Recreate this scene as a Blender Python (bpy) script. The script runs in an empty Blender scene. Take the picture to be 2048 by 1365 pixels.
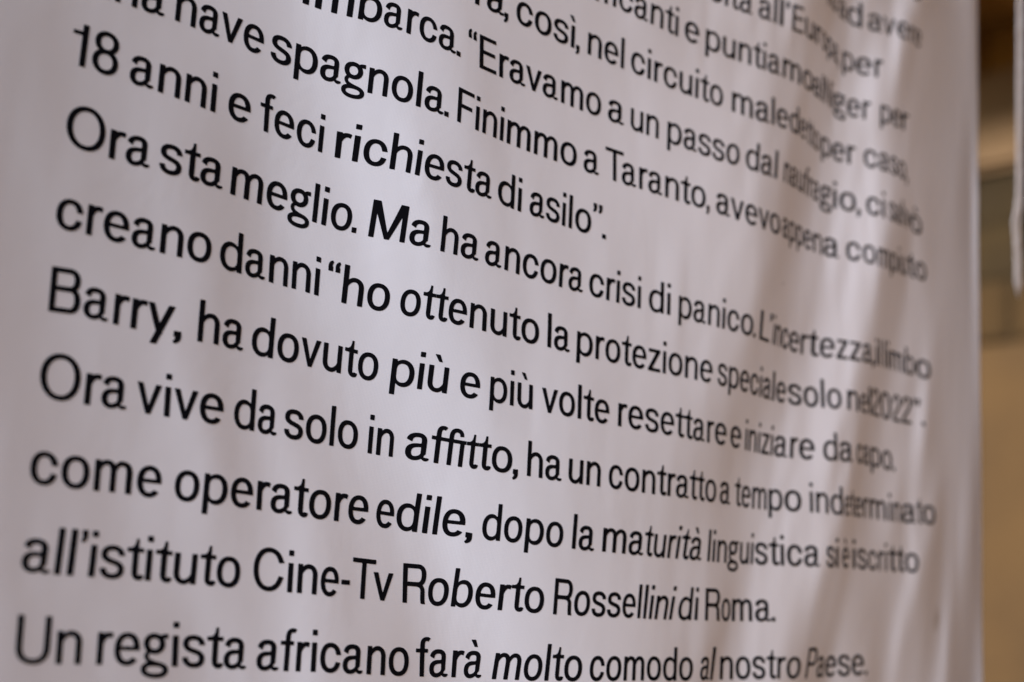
"""A white fabric banner printed with Italian text, hanging in loose folds in a portico."""
import bpy, math
import numpy as np
from mathutils import Vector, Matrix

S = bpy.context.scene
C = S.collection

# ------------------------------------------------------------------ camera, sky, sun, exposure
LS = 0.045                       # metres between two printed lines
CAM_D, CAM_Z = 15.932, -12.971   # camera in line units: distance to the cloth plane, height
EYE = 1.45                       # camera height above the floor
def W(x, y, z):                  # line units (x along the banner, y away, z up) -> metres
    return (x*LS, y*LS, (z-CAM_Z)*LS+EYE)

cd = bpy.data.cameras.new('camera'); cam = bpy.data.objects.new('camera', cd); C.objects.link(cam); S.camera = cam
yaw, pitch, roll = 0.71744, 0.183031, 0.065904
Fw = Vector((math.sin(yaw)*math.cos(pitch), math.cos(yaw)*math.cos(pitch), math.sin(pitch)))
R0 = Vector((math.cos(yaw), -math.sin(yaw), 0)); U0 = R0.cross(Fw)
Rt = R0*math.cos(roll)+U0*math.sin(roll); Up = -R0*math.sin(roll)+U0*math.cos(roll)
cam.matrix_world = Matrix.Translation(W(0, -CAM_D, CAM_Z)) @ Matrix((Rt, Up, -Fw)).transposed().to_4x4()
cd.sensor_width = 36; cd.lens = 50; cd.clip_start = 0.02; cd.clip_end = 200
cd.dof.use_dof = True; cd.dof.focus_distance = 20.4*LS; cd.dof.aperture_fstop = 3.05; cd.dof.aperture_blades = 9

SUN_EL, SUN_AZ = math.radians(30), math.radians(-99)      # azimuth from +Y towards +X
w = bpy.data.worlds.new('World'); S.world = w; w.use_nodes = True
nt = w.node_tree; bg = nt.nodes['Background']
sky = nt.nodes.new('ShaderNodeTexSky'); sky.sky_type = 'NISHITA'; sky.sun_disc = False
sky.sun_elevation = SUN_EL; sky.sun_rotation = SUN_AZ; sky.dust_density = 0.3; sky.ozone_density = 2.0
nt.links.new(sky.outputs[0], bg.inputs[0]); bg.inputs[1].default_value = 0.078
sd = bpy.data.lights.new('sun', 'SUN'); sd.energy = 4.9; sd.angle = math.radians(16); sd.color = (.925, .935, 1.0)
sun = bpy.data.objects.new('sun', sd); C.objects.link(sun)
dirv = Vector((math.sin(SUN_AZ)*math.cos(SUN_EL), math.cos(SUN_AZ)*math.cos(SUN_EL), math.sin(SUN_EL)))
sun.rotation_euler = dirv.to_track_quat('Z', 'Y').to_euler()
S.view_settings.view_transform = 'Standard'; S.view_settings.look = 'None'
S.view_settings.exposure = 0.12; S.view_settings.gamma = 1

# ------------------------------------------------------------------ helpers
def material(name, color, rough=.8, var=0.0, scale=8.0, bump=0.0, bscale=60.0, color2=None, stretch=(1, 1, 1)):
    m = bpy.data.materials.new(name); m.use_nodes = True
    n = m.node_tree; N = n.nodes; b = N['Principled BSDF']
    b.inputs['Roughness'].default_value = rough; b.inputs['Base Color'].default_value = (*color, 1)
    tc = N.new('ShaderNodeTexCoord'); mp = N.new('ShaderNodeMapping'); mp.inputs['Scale'].default_value = stretch
    n.links.new(tc.outputs['Object'], mp.inputs[0])
    if var or color2:
        t = N.new('ShaderNodeTexNoise'); t.inputs['Scale'].default_value = scale; t.inputs['Detail'].default_value = 6
        r = N.new('ShaderNodeValToRGB'); r.color_ramp.elements[0].position = .3; r.color_ramp.elements[1].position = .7
        c2 = color2 or tuple(c*(1-var) for c in color)
        r.color_ramp.elements[0].color = (*c2, 1); r.color_ramp.elements[1].color = (*color, 1)
        n.links.new(mp.outputs[0], t.inputs[0]); n.links.new(t.outputs[0], r.inputs[0]); n.links.new(r.outputs[0], b.inputs['Base Color'])
    if bump:
        t = N.new('ShaderNodeTexNoise'); t.inputs['Scale'].default_value = bscale; t.inputs['Detail'].default_value = 8
        k = N.new('ShaderNodeBump'); k.inputs['Strength'].default_value = bump; k.inputs['Distance'].default_value = .02
        n.links.new(mp.outputs[0], t.inputs[0]); n.links.new(t.outputs[0], k.inputs['Height']); n.links.new(k.outputs[0], b.inputs['Normal'])
    return m

def add_mesh(name, V, F, mat, parent=None, smooth=True):
    me = bpy.data.meshes.new(name)
    V = np.asarray(V, np.float32); F = np.asarray(F, np.int32)
    me.vertices.add(len(V)); me.vertices.foreach_set('co', V.ravel())
    k = F.shape[1]
    me.loops.add(F.size); me.loops.foreach_set('vertex_index', F.ravel())
    me.polygons.add(len(F)); me.polygons.foreach_set('loop_start', np.arange(len(F), dtype=np.int32)*k)
    me.polygons.foreach_set('loop_total', np.full(len(F), k, np.int32))
    me.update(calc_edges=True); me.validate()
    if smooth: me.polygons.foreach_set('use_smooth', np.ones(len(me.polygons), bool))
    me.materials.append(mat)
    o = bpy.data.objects.new(name, me); C.objects.link(o)
    if parent is not None: o.parent = parent
    return o

def empty(name, loc, label, cat, group=None):
    o = bpy.data.objects.new(name, None); o.location = loc; o.empty_display_size = .1; C.objects.link(o)
    o['label'] = label; o['category'] = cat
    if group: o['group'] = group
    return o

# ------------------------------------------------------------------ relief of the cloth (depth in line units, away from the viewer)
RELIEF = [
[-2111,-2084,-2058,-2033,-2008,-1985,-1961,-1938,-1916,-1894,-1872,-1850,-1829,-1807,-1785,-1762,-1739,-1716,-1692,-1666,-1641,-1614,-1587,-1558,-1529,-1499,-1469,-1438,-1407,-1375,-1343,-1311,-1279,-1247,-1215,-1183,-1151,-1119,-1088,-1057,-1026,-996,-966,-937,-909,-881,-854,-828,-804,-780,-757,-736,-716,-697,-680,-665,-651,-642,-632,-629,-625,-627,-630,-636,-643,-650,-658,-664,-670,-674,-676,-676,-674,-671,-664,-656,-645,-632,-617,-599,-579,-557,-535,-509,-484,-458,-431,-404,-376,-350,-323,-297,-273,-248,-227,-205,-187,-170,-157,-145,-136,-131,-129,-130,-135,-142,-155,-170,-190,-212,-240,-268,-300,-331,-362,-392,-420,-443,-464,-479,-490,-498,-499,-498,-490,-480,-465,-446,-423,-396,-368,-333,-297,-259,-219,-179,-139,-100,-63,-31,1,18,34,35,30,7,-23,-69,-120,-175,-225,-264,-292,-288,-278,-244,-201,-159,-94,-26,41,189,369,527,684,697,685,669,654,680,731,784,799,796,707,465,193,61,10,29,52,91,142,193,247,303,358,410,454,498,540,562,584,591,589,582,570,561,552,548,544,543,544,545,546,542,537,515,485,426,359,308,282,294,317,349,401,454,531,668,815,967,1074,1155,1233,1242,1230,1173,1124,1154,1206,1259,1297,1336,1353,1359,1343,1299,1193,1081],
[-1987,-1963,-1939,-1916,-1893,-1870,-1848,-1826,-1804,-1782,-1760,-1738,-1716,-1694,-1671,-1648,-1624,-1600,-1574,-1548,-1521,-1493,-1464,-1435,-1404,-1373,-1341,-1308,-1275,-1242,-1209,-1175,-1142,-1109,-1077,-1045,-1014,-983,-952,-922,-892,-863,-834,-805,-777,-749,-722,-696,-670,-647,-624,-604,-585,-569,-554,-543,-532,-526,-521,-520,-520,-523,-527,-533,-539,-545,-551,-555,-559,-560,-560,-556,-552,-543,-534,-521,-508,-490,-472,-451,-429,-406,-381,-356,-330,-303,-277,-251,-226,-201,-179,-158,-139,-122,-108,-98,-89,-84,-81,-82,-85,-92,-101,-113,-128,-146,-167,-190,-215,-241,-269,-298,-326,-354,-382,-406,-429,-448,-464,-477,-485,-491,-493,-492,-487,-479,-466,-451,-431,-408,-384,-354,-324,-291,-258,-223,-188,-153,-121,-90,-64,-43,-26,-21,-19,-32,-49,-78,-112,-151,-192,-229,-259,-273,-279,-262,-240,-207,-161,-116,-61,1,62,134,209,280,341,391,449,506,553,589,625,621,603,503,352,199,102,56,43,60,90,122,168,214,260,306,351,394,426,459,481,494,504,502,499,494,489,487,485,485,486,489,491,491,491,482,469,443,409,370,347,335,349,364,405,447,491,565,636,727,828,912,969,1003,1017,1028,1065,1105,1152,1193,1234,1263,1278,1290,1256,1203,1126,1049],
[-1764,-1747,-1729,-1710,-1691,-1672,-1652,-1632,-1612,-1592,-1571,-1550,-1529,-1507,-1485,-1463,-1439,-1415,-1389,-1364,-1336,-1308,-1278,-1248,-1216,-1184,-1152,-1119,-1085,-1052,-1019,-987,-955,-923,-893,-864,-835,-807,-779,-752,-725,-697,-669,-642,-614,-586,-559,-534,-510,-488,-468,-450,-436,-423,-414,-406,-401,-398,-396,-396,-397,-399,-404,-408,-414,-419,-423,-425,-426,-423,-419,-412,-402,-390,-376,-361,-343,-325,-304,-283,-260,-237,-212,-188,-163,-139,-116,-94,-74,-56,-40,-29,-19,-15,-11,-13,-16,-24,-32,-45,-59,-76,-95,-116,-140,-165,-191,-217,-244,-271,-298,-324,-350,-375,-398,-418,-437,-451,-464,-474,-481,-486,-488,-488,-484,-478,-469,-456,-441,-422,-401,-377,-352,-325,-297,-268,-237,-206,-175,-144,-119,-96,-80,-71,-67,-72,-83,-100,-124,-151,-181,-211,-239,-260,-275,-274,-268,-247,-220,-188,-144,-100,-50,5,61,117,175,232,287,336,384,429,451,473,457,426,346,255,169,101,62,52,57,77,109,141,182,223,263,298,334,364,386,407,414,420,421,420,420,420,421,423,426,430,434,439,442,443,440,432,416,397,378,363,369,375,408,441,478,529,580,635,712,778,834,875,915,960,1007,1050,1091,1133,1171,1193,1214,1205,1179,1130,1078,1027],
[-1557,-1544,-1529,-1514,-1498,-1481,-1463,-1445,-1426,-1407,-1387,-1367,-1346,-1325,-1303,-1280,-1257,-1233,-1208,-1181,-1154,-1124,-1094,-1062,-1030,-997,-964,-930,-897,-865,-832,-801,-771,-742,-715,-689,-664,-639,-614,-588,-562,-535,-506,-478,-450,-423,-397,-372,-352,-331,-318,-305,-297,-289,-284,-280,-275,-271,-269,-268,-270,-272,-277,-282,-287,-292,-293,-293,-288,-282,-272,-261,-247,-232,-216,-199,-180,-160,-140,-118,-96,-73,-50,-27,-5,14,33,47,59,67,72,72,69,62,53,40,26,8,-10,-32,-55,-81,-108,-137,-165,-193,-220,-247,-273,-298,-323,-347,-370,-391,-411,-427,-442,-453,-463,-471,-478,-482,-484,-485,-482,-479,-472,-463,-450,-434,-417,-397,-377,-356,-335,-310,-286,-257,-227,-196,-169,-142,-127,-114,-109,-110,-117,-128,-145,-165,-188,-211,-234,-255,-273,-282,-286,-277,-265,-242,-216,-185,-144,-102,-57,-8,40,89,137,186,228,267,306,319,328,306,271,216,164,115,77,53,38,46,61,85,118,151,186,221,254,280,305,320,331,338,340,342,345,348,352,356,362,367,374,381,389,397,402,406,403,398,388,377,378,379,403,429,462,506,551,601,657,710,762,809,857,905,950,992,1034,1076,1104,1131,1146,1129,1106,1075,1043,1011],
[-1363,-1352,-1340,-1326,-1312,-1296,-1280,-1263,-1245,-1226,-1207,-1186,-1166,-1145,-1123,-1101,-1078,-1054,-1029,-1001,-973,-942,-910,-877,-843,-810,-776,-744,-712,-681,-650,-621,-593,-567,-545,-523,-501,-478,-453,-427,-399,-371,-342,-313,-286,-259,-237,-216,-201,-189,-181,-175,-171,-167,-161,-152,-145,-140,-137,-138,-140,-145,-151,-157,-160,-161,-158,-152,-143,-131,-118,-103,-88,-72,-56,-37,-19,1,21,42,63,84,105,123,139,151,159,164,163,160,151,140,124,107,88,66,44,18,-9,-41,-73,-106,-137,-168,-197,-224,-250,-275,-298,-322,-344,-366,-388,-405,-421,-433,-444,-453,-462,-469,-475,-479,-481,-482,-481,-479,-474,-468,-458,-446,-432,-415,-398,-382,-366,-351,-335,-309,-282,-251,-218,-187,-169,-152,-148,-145,-149,-154,-169,-185,-204,-223,-240,-258,-276,-290,-302,-301,-300,-286,-271,-250,-226,-197,-159,-121,-81,-39,2,42,83,122,153,184,192,189,165,134,103,76,56,39,23,20,19,38,60,87,120,153,182,210,233,246,258,259,260,262,264,271,278,285,293,301,309,319,331,343,357,369,377,384,382,380,377,375,392,410,442,482,521,568,617,666,714,761,807,854,895,937,978,1013,1043,1074,1071,1063,1049,1034,1017,998],
[-1180,-1170,-1159,-1147,-1134,-1118,-1103,-1086,-1068,-1049,-1030,-1010,-989,-968,-946,-923,-900,-876,-851,-822,-791,-759,-725,-691,-656,-623,-592,-562,-532,-503,-472,-443,-424,-406,-385,-365,-341,-317,-290,-262,-234,-205,-178,-150,-126,-105,-86,-76,-67,-63,-60,-57,-52,-38,-24,-16,-9,-6,-3,-7,-11,-19,-26,-28,-29,-22,-14,-1,11,25,39,54,70,86,103,121,139,158,177,195,215,233,244,255,258,261,256,249,234,218,198,177,153,128,101,71,39,2,-36,-73,-108,-141,-172,-202,-228,-254,-278,-300,-322,-343,-363,-383,-402,-413,-424,-434,-444,-453,-461,-468,-473,-477,-479,-480,-480,-479,-476,-472,-465,-455,-444,-430,-415,-401,-389,-384,-376,-361,-345,-308,-271,-240,-213,-190,-186,-182,-181,-181,-191,-203,-223,-241,-256,-269,-283,-298,-314,-323,-329,-323,-316,-302,-287,-269,-251,-222,-187,-152,-120,-88,-56,-21,13,38,63,69,53,34,14,2,-8,-9,-10,-12,-14,-4,5,32,59,88,118,149,168,185,191,189,186,181,183,190,199,210,221,231,241,253,265,284,303,322,341,358,366,375,371,367,375,384,416,452,489,535,582,628,672,715,759,801,841,881,919,953,987,1005,1006,1006,1006,1003,997,988],
[-1005,-996,-986,-974,-961,-946,-931,-914,-896,-877,-857,-836,-815,-792,-769,-746,-721,-696,-670,-641,-609,-575,-538,-502,-472,-442,-415,-387,-359,-331,-309,-288,-267,-246,-222,-197,-172,-147,-121,-95,-69,-45,-20,0,20,31,40,44,46,53,61,74,87,99,110,119,126,129,129,125,116,111,109,113,119,128,140,152,165,180,196,213,228,244,260,276,292,309,324,340,348,354,355,353,346,334,317,295,272,248,221,193,162,128,88,45,0,-39,-77,-113,-146,-178,-206,-234,-259,-283,-304,-324,-344,-362,-379,-392,-405,-415,-425,-435,-444,-453,-460,-467,-472,-476,-478,-479,-479,-478,-476,-473,-467,-460,-451,-442,-431,-418,-408,-407,-405,-400,-389,-364,-338,-305,-272,-247,-231,-218,-215,-212,-211,-216,-236,-255,-275,-287,-297,-310,-323,-338,-351,-356,-356,-348,-338,-328,-316,-298,-280,-254,-227,-202,-179,-155,-129,-102,-83,-68,-63,-74,-82,-89,-88,-85,-78,-69,-59,-49,-35,-15,6,33,61,86,108,129,133,136,119,105,102,104,117,131,144,157,169,181,197,217,239,266,294,319,341,360,361,362,355,354,387,420,458,502,547,590,629,669,708,746,784,822,859,895,928,939,951,962,973,980,983,981],
[-837,-829,-819,-808,-794,-780,-764,-747,-728,-708,-687,-666,-642,-619,-593,-568,-541,-514,-482,-451,-414,-378,-351,-326,-300,-271,-246,-222,-198,-176,-151,-122,-95,-67,-41,-17,6,27,47,67,86,102,117,127,135,141,146,155,167,179,191,204,219,233,246,257,262,267,266,265,264,262,262,262,268,274,287,300,322,345,360,371,384,396,407,416,425,434,442,446,446,439,430,414,396,374,348,319,286,250,211,171,126,81,36,-6,-46,-83,-118,-151,-182,-212,-242,-269,-290,-309,-326,-342,-358,-372,-386,-397,-407,-417,-427,-437,-445,-453,-460,-465,-470,-475,-478,-479,-479,-478,-475,-470,-463,-455,-449,-447,-442,-433,-429,-428,-427,-424,-415,-399,-381,-360,-339,-305,-271,-250,-239,-231,-229,-232,-243,-261,-286,-299,-309,-325,-340,-353,-366,-379,-386,-388,-386,-382,-377,-374,-365,-351,-335,-314,-294,-278,-262,-241,-219,-200,-187,-177,-178,-178,-172,-166,-156,-146,-126,-106,-87,-68,-47,-22,2,23,43,59,74,78,64,45,22,25,33,46,60,75,90,106,124,142,173,205,238,271,304,330,346,360,335,331,359,387,426,469,512,549,583,617,652,688,723,761,799,837,862,885,908,929,950,963,973,977],
[-677,-670,-659,-648,-634,-619,-602,-585,-565,-544,-522,-499,-473,-448,-421,-393,-365,-337,-308,-277,-246,-214,-185,-161,-135,-105,-77,-54,-31,-1,29,58,87,112,137,156,171,185,199,211,222,232,238,245,249,257,271,285,300,314,330,345,360,376,388,398,407,415,417,416,411,404,403,406,412,420,435,454,472,487,501,511,520,523,526,530,534,534,533,520,506,487,467,445,420,385,345,299,251,203,156,110,68,27,-13,-51,-88,-122,-154,-186,-216,-245,-269,-291,-308,-324,-340,-355,-369,-382,-393,-404,-415,-424,-434,-442,-450,-456,-462,-466,-471,-479,-482,-482,-482,-481,-478,-474,-468,-460,-456,-455,-453,-449,-447,-445,-443,-439,-429,-414,-398,-379,-360,-337,-314,-292,-271,-256,-247,-245,-251,-264,-280,-296,-312,-329,-345,-359,-372,-383,-395,-408,-417,-424,-432,-441,-450,-457,-445,-434,-414,-394,-377,-363,-343,-318,-293,-276,-259,-250,-244,-234,-222,-207,-190,-172,-152,-131,-110,-90,-70,-50,-31,-17,-4,2,8,-4,-17,-33,-43,-41,-36,-20,-4,21,46,76,109,142,180,218,257,286,313,330,323,326,343,362,399,436,471,499,527,558,591,624,660,698,735,772,809,845,877,906,935,951,967,975],
[-524,-516,-505,-494,-479,-464,-446,-428,-407,-385,-361,-337,-311,-284,-257,-229,-203,-178,-151,-120,-89,-57,-25,5,35,62,90,118,147,175,203,229,253,274,290,306,317,328,336,344,356,369,374,380,387,395,402,410,425,441,460,482,501,518,532,544,554,555,555,549,544,543,543,549,556,568,580,593,605,611,617,618,619,619,620,617,612,595,571,549,528,505,480,437,391,338,283,228,182,139,99,60,22,-18,-57,-92,-126,-160,-191,-222,-246,-270,-291,-309,-324,-342,-362,-375,-386,-398,-409,-420,-430,-439,-449,-457,-464,-469,-473,-475,-481,-491,-494,-493,-494,-495,-494,-491,-485,-478,-474,-473,-471,-469,-465,-460,-456,-452,-440,-424,-407,-388,-370,-350,-330,-315,-300,-287,-275,-267,-261,-270,-290,-300,-309,-325,-342,-364,-381,-392,-403,-413,-430,-449,-463,-479,-502,-523,-542,-537,-524,-505,-482,-461,-444,-427,-394,-360,-333,-315,-297,-284,-271,-255,-239,-222,-205,-189,-173,-157,-141,-124,-109,-94,-83,-74,-64,-54,-52,-64,-80,-102,-106,-107,-84,-56,-27,9,44,83,126,168,207,243,279,298,307,319,333,350,379,408,433,452,472,502,533,565,602,638,680,728,775,821,856,891,925,944,964,975],
[-378,-369,-359,-346,-331,-315,-297,-277,-255,-232,-208,-183,-157,-131,-105,-78,-52,-25,2,34,67,101,135,167,198,226,254,281,308,333,355,377,395,412,427,441,454,467,477,486,494,501,505,507,506,503,512,528,549,576,601,622,643,659,674,679,684,679,673,670,669,671,674,680,687,695,703,707,710,711,711,706,696,684,668,649,626,602,579,550,518,471,421,369,318,269,225,182,138,95,53,14,-25,-63,-99,-134,-168,-203,-229,-253,-275,-295,-314,-335,-356,-375,-392,-403,-414,-424,-435,-445,-456,-467,-478,-486,-492,-496,-500,-504,-509,-515,-517,-518,-521,-524,-524,-524,-520,-515,-512,-508,-502,-496,-488,-479,-470,-460,-447,-432,-416,-397,-379,-362,-345,-329,-314,-306,-299,-296,-293,-295,-298,-314,-330,-337,-346,-365,-388,-417,-429,-436,-451,-467,-485,-503,-523,-543,-564,-581,-595,-584,-574,-550,-527,-499,-468,-438,-404,-371,-345,-324,-302,-280,-258,-246,-234,-224,-214,-207,-201,-193,-182,-169,-155,-140,-123,-107,-93,-81,-91,-116,-127,-134,-121,-108,-78,-45,-11,33,76,120,164,208,252,273,292,310,327,346,370,394,407,415,433,461,488,522,558,593,663,722,770,805,844,882,919,941,963,976],
[-239,-230,-219,-206,-191,-173,-155,-134,-112,-89,-65,-39,-13,13,39,68,96,129,162,196,232,264,294,324,351,378,402,426,446,467,485,503,518,532,549,567,580,588,595,601,604,603,602,602,606,619,635,659,684,710,737,755,772,782,788,787,781,775,770,769,773,777,782,787,791,794,794,793,788,781,763,745,724,702,677,649,619,583,545,495,444,396,351,309,266,221,172,123,77,36,-2,-44,-83,-114,-149,-185,-212,-236,-256,-277,-300,-323,-347,-370,-394,-408,-420,-431,-442,-452,-463,-473,-485,-498,-508,-514,-520,-526,-531,-536,-541,-547,-550,-552,-558,-563,-566,-567,-563,-559,-556,-552,-544,-535,-524,-513,-500,-488,-472,-456,-437,-416,-397,-381,-365,-351,-338,-329,-320,-322,-324,-326,-328,-330,-334,-362,-379,-382,-396,-424,-451,-476,-491,-505,-514,-530,-552,-570,-587,-595,-603,-613,-619,-615,-601,-565,-530,-491,-452,-413,-382,-351,-322,-297,-272,-256,-241,-233,-227,-225,-225,-224,-223,-210,-190,-169,-144,-119,-112,-108,-116,-128,-120,-112,-103,-95,-80,-64,-38,-1,36,81,131,180,224,253,281,305,326,348,370,392,402,406,422,447,471,506,541,588,673,742,777,800,840,880,918,941,965,980],
[-108,-98,-88,-74,-59,-41,-22,0,21,46,71,98,125,154,184,216,249,283,316,349,379,409,435,462,486,510,529,546,563,578,595,612,628,643,656,667,676,683,688,687,687,688,691,706,721,744,766,790,814,832,846,857,862,864,861,857,852,850,851,854,858,863,864,865,861,856,846,835,817,798,773,746,717,683,646,605,562,515,468,421,374,328,279,230,181,133,89,45,3,-41,-82,-114,-143,-170,-192,-214,-232,-251,-276,-303,-331,-356,-378,-397,-415,-428,-441,-454,-467,-477,-487,-495,-504,-514,-523,-532,-539,-546,-553,-559,-566,-572,-577,-583,-590,-596,-602,-604,-601,-598,-595,-590,-584,-576,-567,-558,-546,-535,-521,-507,-485,-463,-439,-415,-395,-382,-369,-358,-349,-349,-351,-356,-360,-362,-367,-382,-400,-422,-433,-440,-459,-479,-496,-514,-533,-551,-570,-595,-616,-619,-619,-612,-609,-621,-621,-604,-582,-538,-493,-451,-413,-375,-344,-316,-290,-270,-250,-237,-226,-219,-214,-214,-216,-210,-200,-183,-159,-136,-125,-114,-118,-124,-112,-100,-83,-63,-47,-33,-17,10,38,76,122,167,208,243,278,306,331,355,378,402,417,427,442,463,485,519,553,590,663,725,770,802,842,882,920,944,968,985],
[14,24,34,49,64,82,101,124,147,172,199,228,259,291,325,359,392,424,453,482,511,539,562,584,603,621,636,650,662,674,687,700,713,725,736,744,753,757,761,763,765,778,792,806,821,838,855,871,886,898,906,913,920,924,923,921,921,920,923,926,925,925,917,908,893,876,857,837,807,777,742,703,659,615,571,527,482,434,384,332,279,226,179,133,92,47,0,-45,-87,-119,-144,-163,-181,-200,-218,-237,-256,-278,-314,-341,-360,-378,-397,-415,-434,-449,-465,-477,-488,-496,-502,-506,-513,-522,-530,-538,-546,-553,-561,-569,-577,-584,-591,-597,-603,-610,-618,-623,-624,-624,-623,-623,-623,-620,-616,-610,-602,-592,-581,-568,-550,-530,-506,-481,-465,-449,-433,-417,-403,-392,-386,-388,-388,-384,-383,-386,-399,-421,-440,-458,-461,-465,-480,-496,-512,-535,-565,-586,-606,-633,-641,-628,-615,-602,-593,-604,-600,-565,-531,-487,-440,-394,-360,-330,-301,-278,-254,-238,-224,-210,-198,-188,-180,-175,-172,-166,-150,-134,-121,-108,-104,-103,-96,-88,-69,-44,-19,6,30,56,82,110,147,183,219,253,286,317,344,371,396,421,443,462,480,502,524,552,587,621,669,719,768,812,851,889,927,951,974,991],
[128,136,147,161,177,195,215,238,262,289,317,348,380,413,447,480,510,540,565,591,614,635,654,671,688,703,716,726,736,746,757,770,782,792,803,812,822,831,839,845,850,855,859,866,874,885,900,915,931,946,957,968,973,978,978,978,978,978,975,971,959,947,928,908,881,853,819,784,745,704,660,615,571,525,478,429,380,329,278,228,180,134,89,45,0,-40,-76,-106,-131,-152,-171,-189,-209,-228,-247,-267,-292,-315,-336,-355,-373,-394,-416,-434,-452,-466,-479,-489,-497,-502,-507,-512,-518,-525,-530,-536,-543,-550,-560,-569,-578,-586,-594,-600,-606,-612,-620,-627,-631,-635,-640,-645,-652,-657,-661,-658,-654,-649,-643,-633,-622,-605,-587,-568,-549,-530,-512,-495,-476,-458,-445,-433,-426,-421,-413,-402,-398,-399,-410,-429,-439,-446,-450,-453,-470,-488,-510,-532,-554,-579,-602,-617,-621,-607,-594,-587,-579,-564,-549,-508,-465,-422,-381,-341,-304,-275,-246,-224,-204,-188,-178,-167,-152,-138,-127,-117,-104,-91,-78,-66,-60,-63,-66,-68,-56,-31,-5,29,63,96,128,161,193,225,257,286,315,343,370,397,423,450,476,501,527,551,575,598,632,666,701,743,786,829,865,901,936,960,982,999],
[231,238,249,263,279,297,317,339,364,390,419,449,481,512,542,573,598,623,645,665,683,699,713,725,737,751,764,777,790,803,816,828,841,852,863,872,881,886,890,891,890,890,891,897,907,922,942,962,978,993,1003,1012,1016,1020,1020,1019,1015,1010,993,974,951,927,892,856,817,779,741,701,660,617,573,524,474,421,372,325,275,226,177,129,81,37,-5,-40,-72,-100,-126,-150,-171,-192,-211,-230,-248,-265,-283,-299,-313,-331,-354,-375,-395,-411,-426,-440,-453,-463,-472,-479,-486,-493,-500,-506,-512,-518,-523,-527,-534,-542,-553,-564,-572,-581,-590,-599,-606,-613,-622,-628,-632,-638,-644,-654,-665,-678,-691,-691,-691,-690,-688,-685,-680,-669,-658,-641,-625,-606,-587,-567,-546,-526,-506,-487,-470,-453,-443,-434,-416,-396,-388,-392,-397,-402,-404,-405,-411,-419,-440,-462,-482,-499,-513,-534,-558,-570,-580,-569,-559,-545,-531,-504,-472,-438,-395,-352,-312,-277,-243,-210,-179,-150,-138,-125,-118,-112,-94,-75,-56,-39,-22,-1,19,21,19,-5,-24,-10,4,44,85,126,162,199,234,267,299,330,358,385,412,439,465,492,518,546,574,602,627,653,680,713,745,780,816,852,885,917,948,971,991,1008],
[322,328,339,352,367,384,404,425,448,472,499,525,553,582,608,634,655,675,692,707,720,733,745,758,772,787,803,819,835,849,863,874,886,894,902,905,906,905,903,903,905,911,919,931,948,963,979,994,1006,1017,1025,1033,1035,1037,1031,1023,1005,983,955,926,890,855,818,783,748,713,677,637,596,545,493,437,383,331,281,231,180,128,77,33,-8,-40,-72,-99,-126,-152,-175,-197,-215,-234,-249,-264,-278,-291,-303,-317,-336,-355,-374,-389,-404,-415,-425,-432,-439,-447,-455,-464,-474,-483,-491,-499,-506,-511,-517,-522,-530,-540,-550,-561,-569,-576,-590,-603,-615,-627,-637,-642,-642,-647,-654,-663,-672,-685,-698,-703,-708,-708,-708,-709,-709,-707,-702,-691,-679,-659,-638,-616,-593,-572,-552,-530,-507,-484,-461,-438,-419,-401,-386,-373,-362,-352,-345,-342,-342,-347,-355,-369,-390,-416,-430,-442,-449,-458,-479,-502,-528,-518,-499,-476,-451,-424,-388,-352,-316,-278,-241,-205,-171,-138,-110,-83,-64,-53,-43,-31,-19,-3,13,35,59,78,93,100,79,67,67,84,120,157,195,233,271,306,340,373,402,431,459,487,514,541,567,594,624,653,681,707,732,761,792,822,852,881,910,937,964,985,1003,1018],
[400,405,415,427,441,456,473,491,510,530,552,574,598,623,645,668,684,697,712,726,743,762,779,792,807,822,838,853,867,878,889,895,901,903,906,905,903,903,904,910,918,930,942,955,966,979,992,1004,1015,1025,1029,1033,1026,1018,997,974,946,918,884,851,820,789,759,728,698,662,623,572,517,455,396,339,287,236,183,127,68,20,-23,-53,-81,-106,-130,-153,-174,-196,-213,-230,-243,-255,-267,-278,-288,-300,-314,-330,-347,-362,-375,-384,-393,-400,-406,-410,-413,-423,-434,-447,-459,-471,-481,-490,-497,-502,-508,-514,-523,-535,-545,-556,-561,-566,-583,-601,-617,-632,-646,-649,-645,-649,-658,-667,-676,-686,-697,-707,-716,-718,-719,-720,-721,-722,-722,-721,-714,-698,-679,-652,-624,-598,-573,-548,-524,-497,-462,-427,-398,-371,-349,-338,-325,-307,-289,-272,-256,-256,-265,-276,-288,-301,-316,-342,-359,-366,-372,-377,-402,-434,-438,-439,-417,-395,-367,-339,-309,-273,-238,-204,-169,-135,-101,-66,-35,-10,13,27,39,47,54,67,85,104,129,154,162,165,161,154,177,208,239,275,310,345,378,412,443,472,502,532,562,591,617,644,672,703,733,759,785,811,839,867,893,916,940,962,984,1002,1016,1030],
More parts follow.
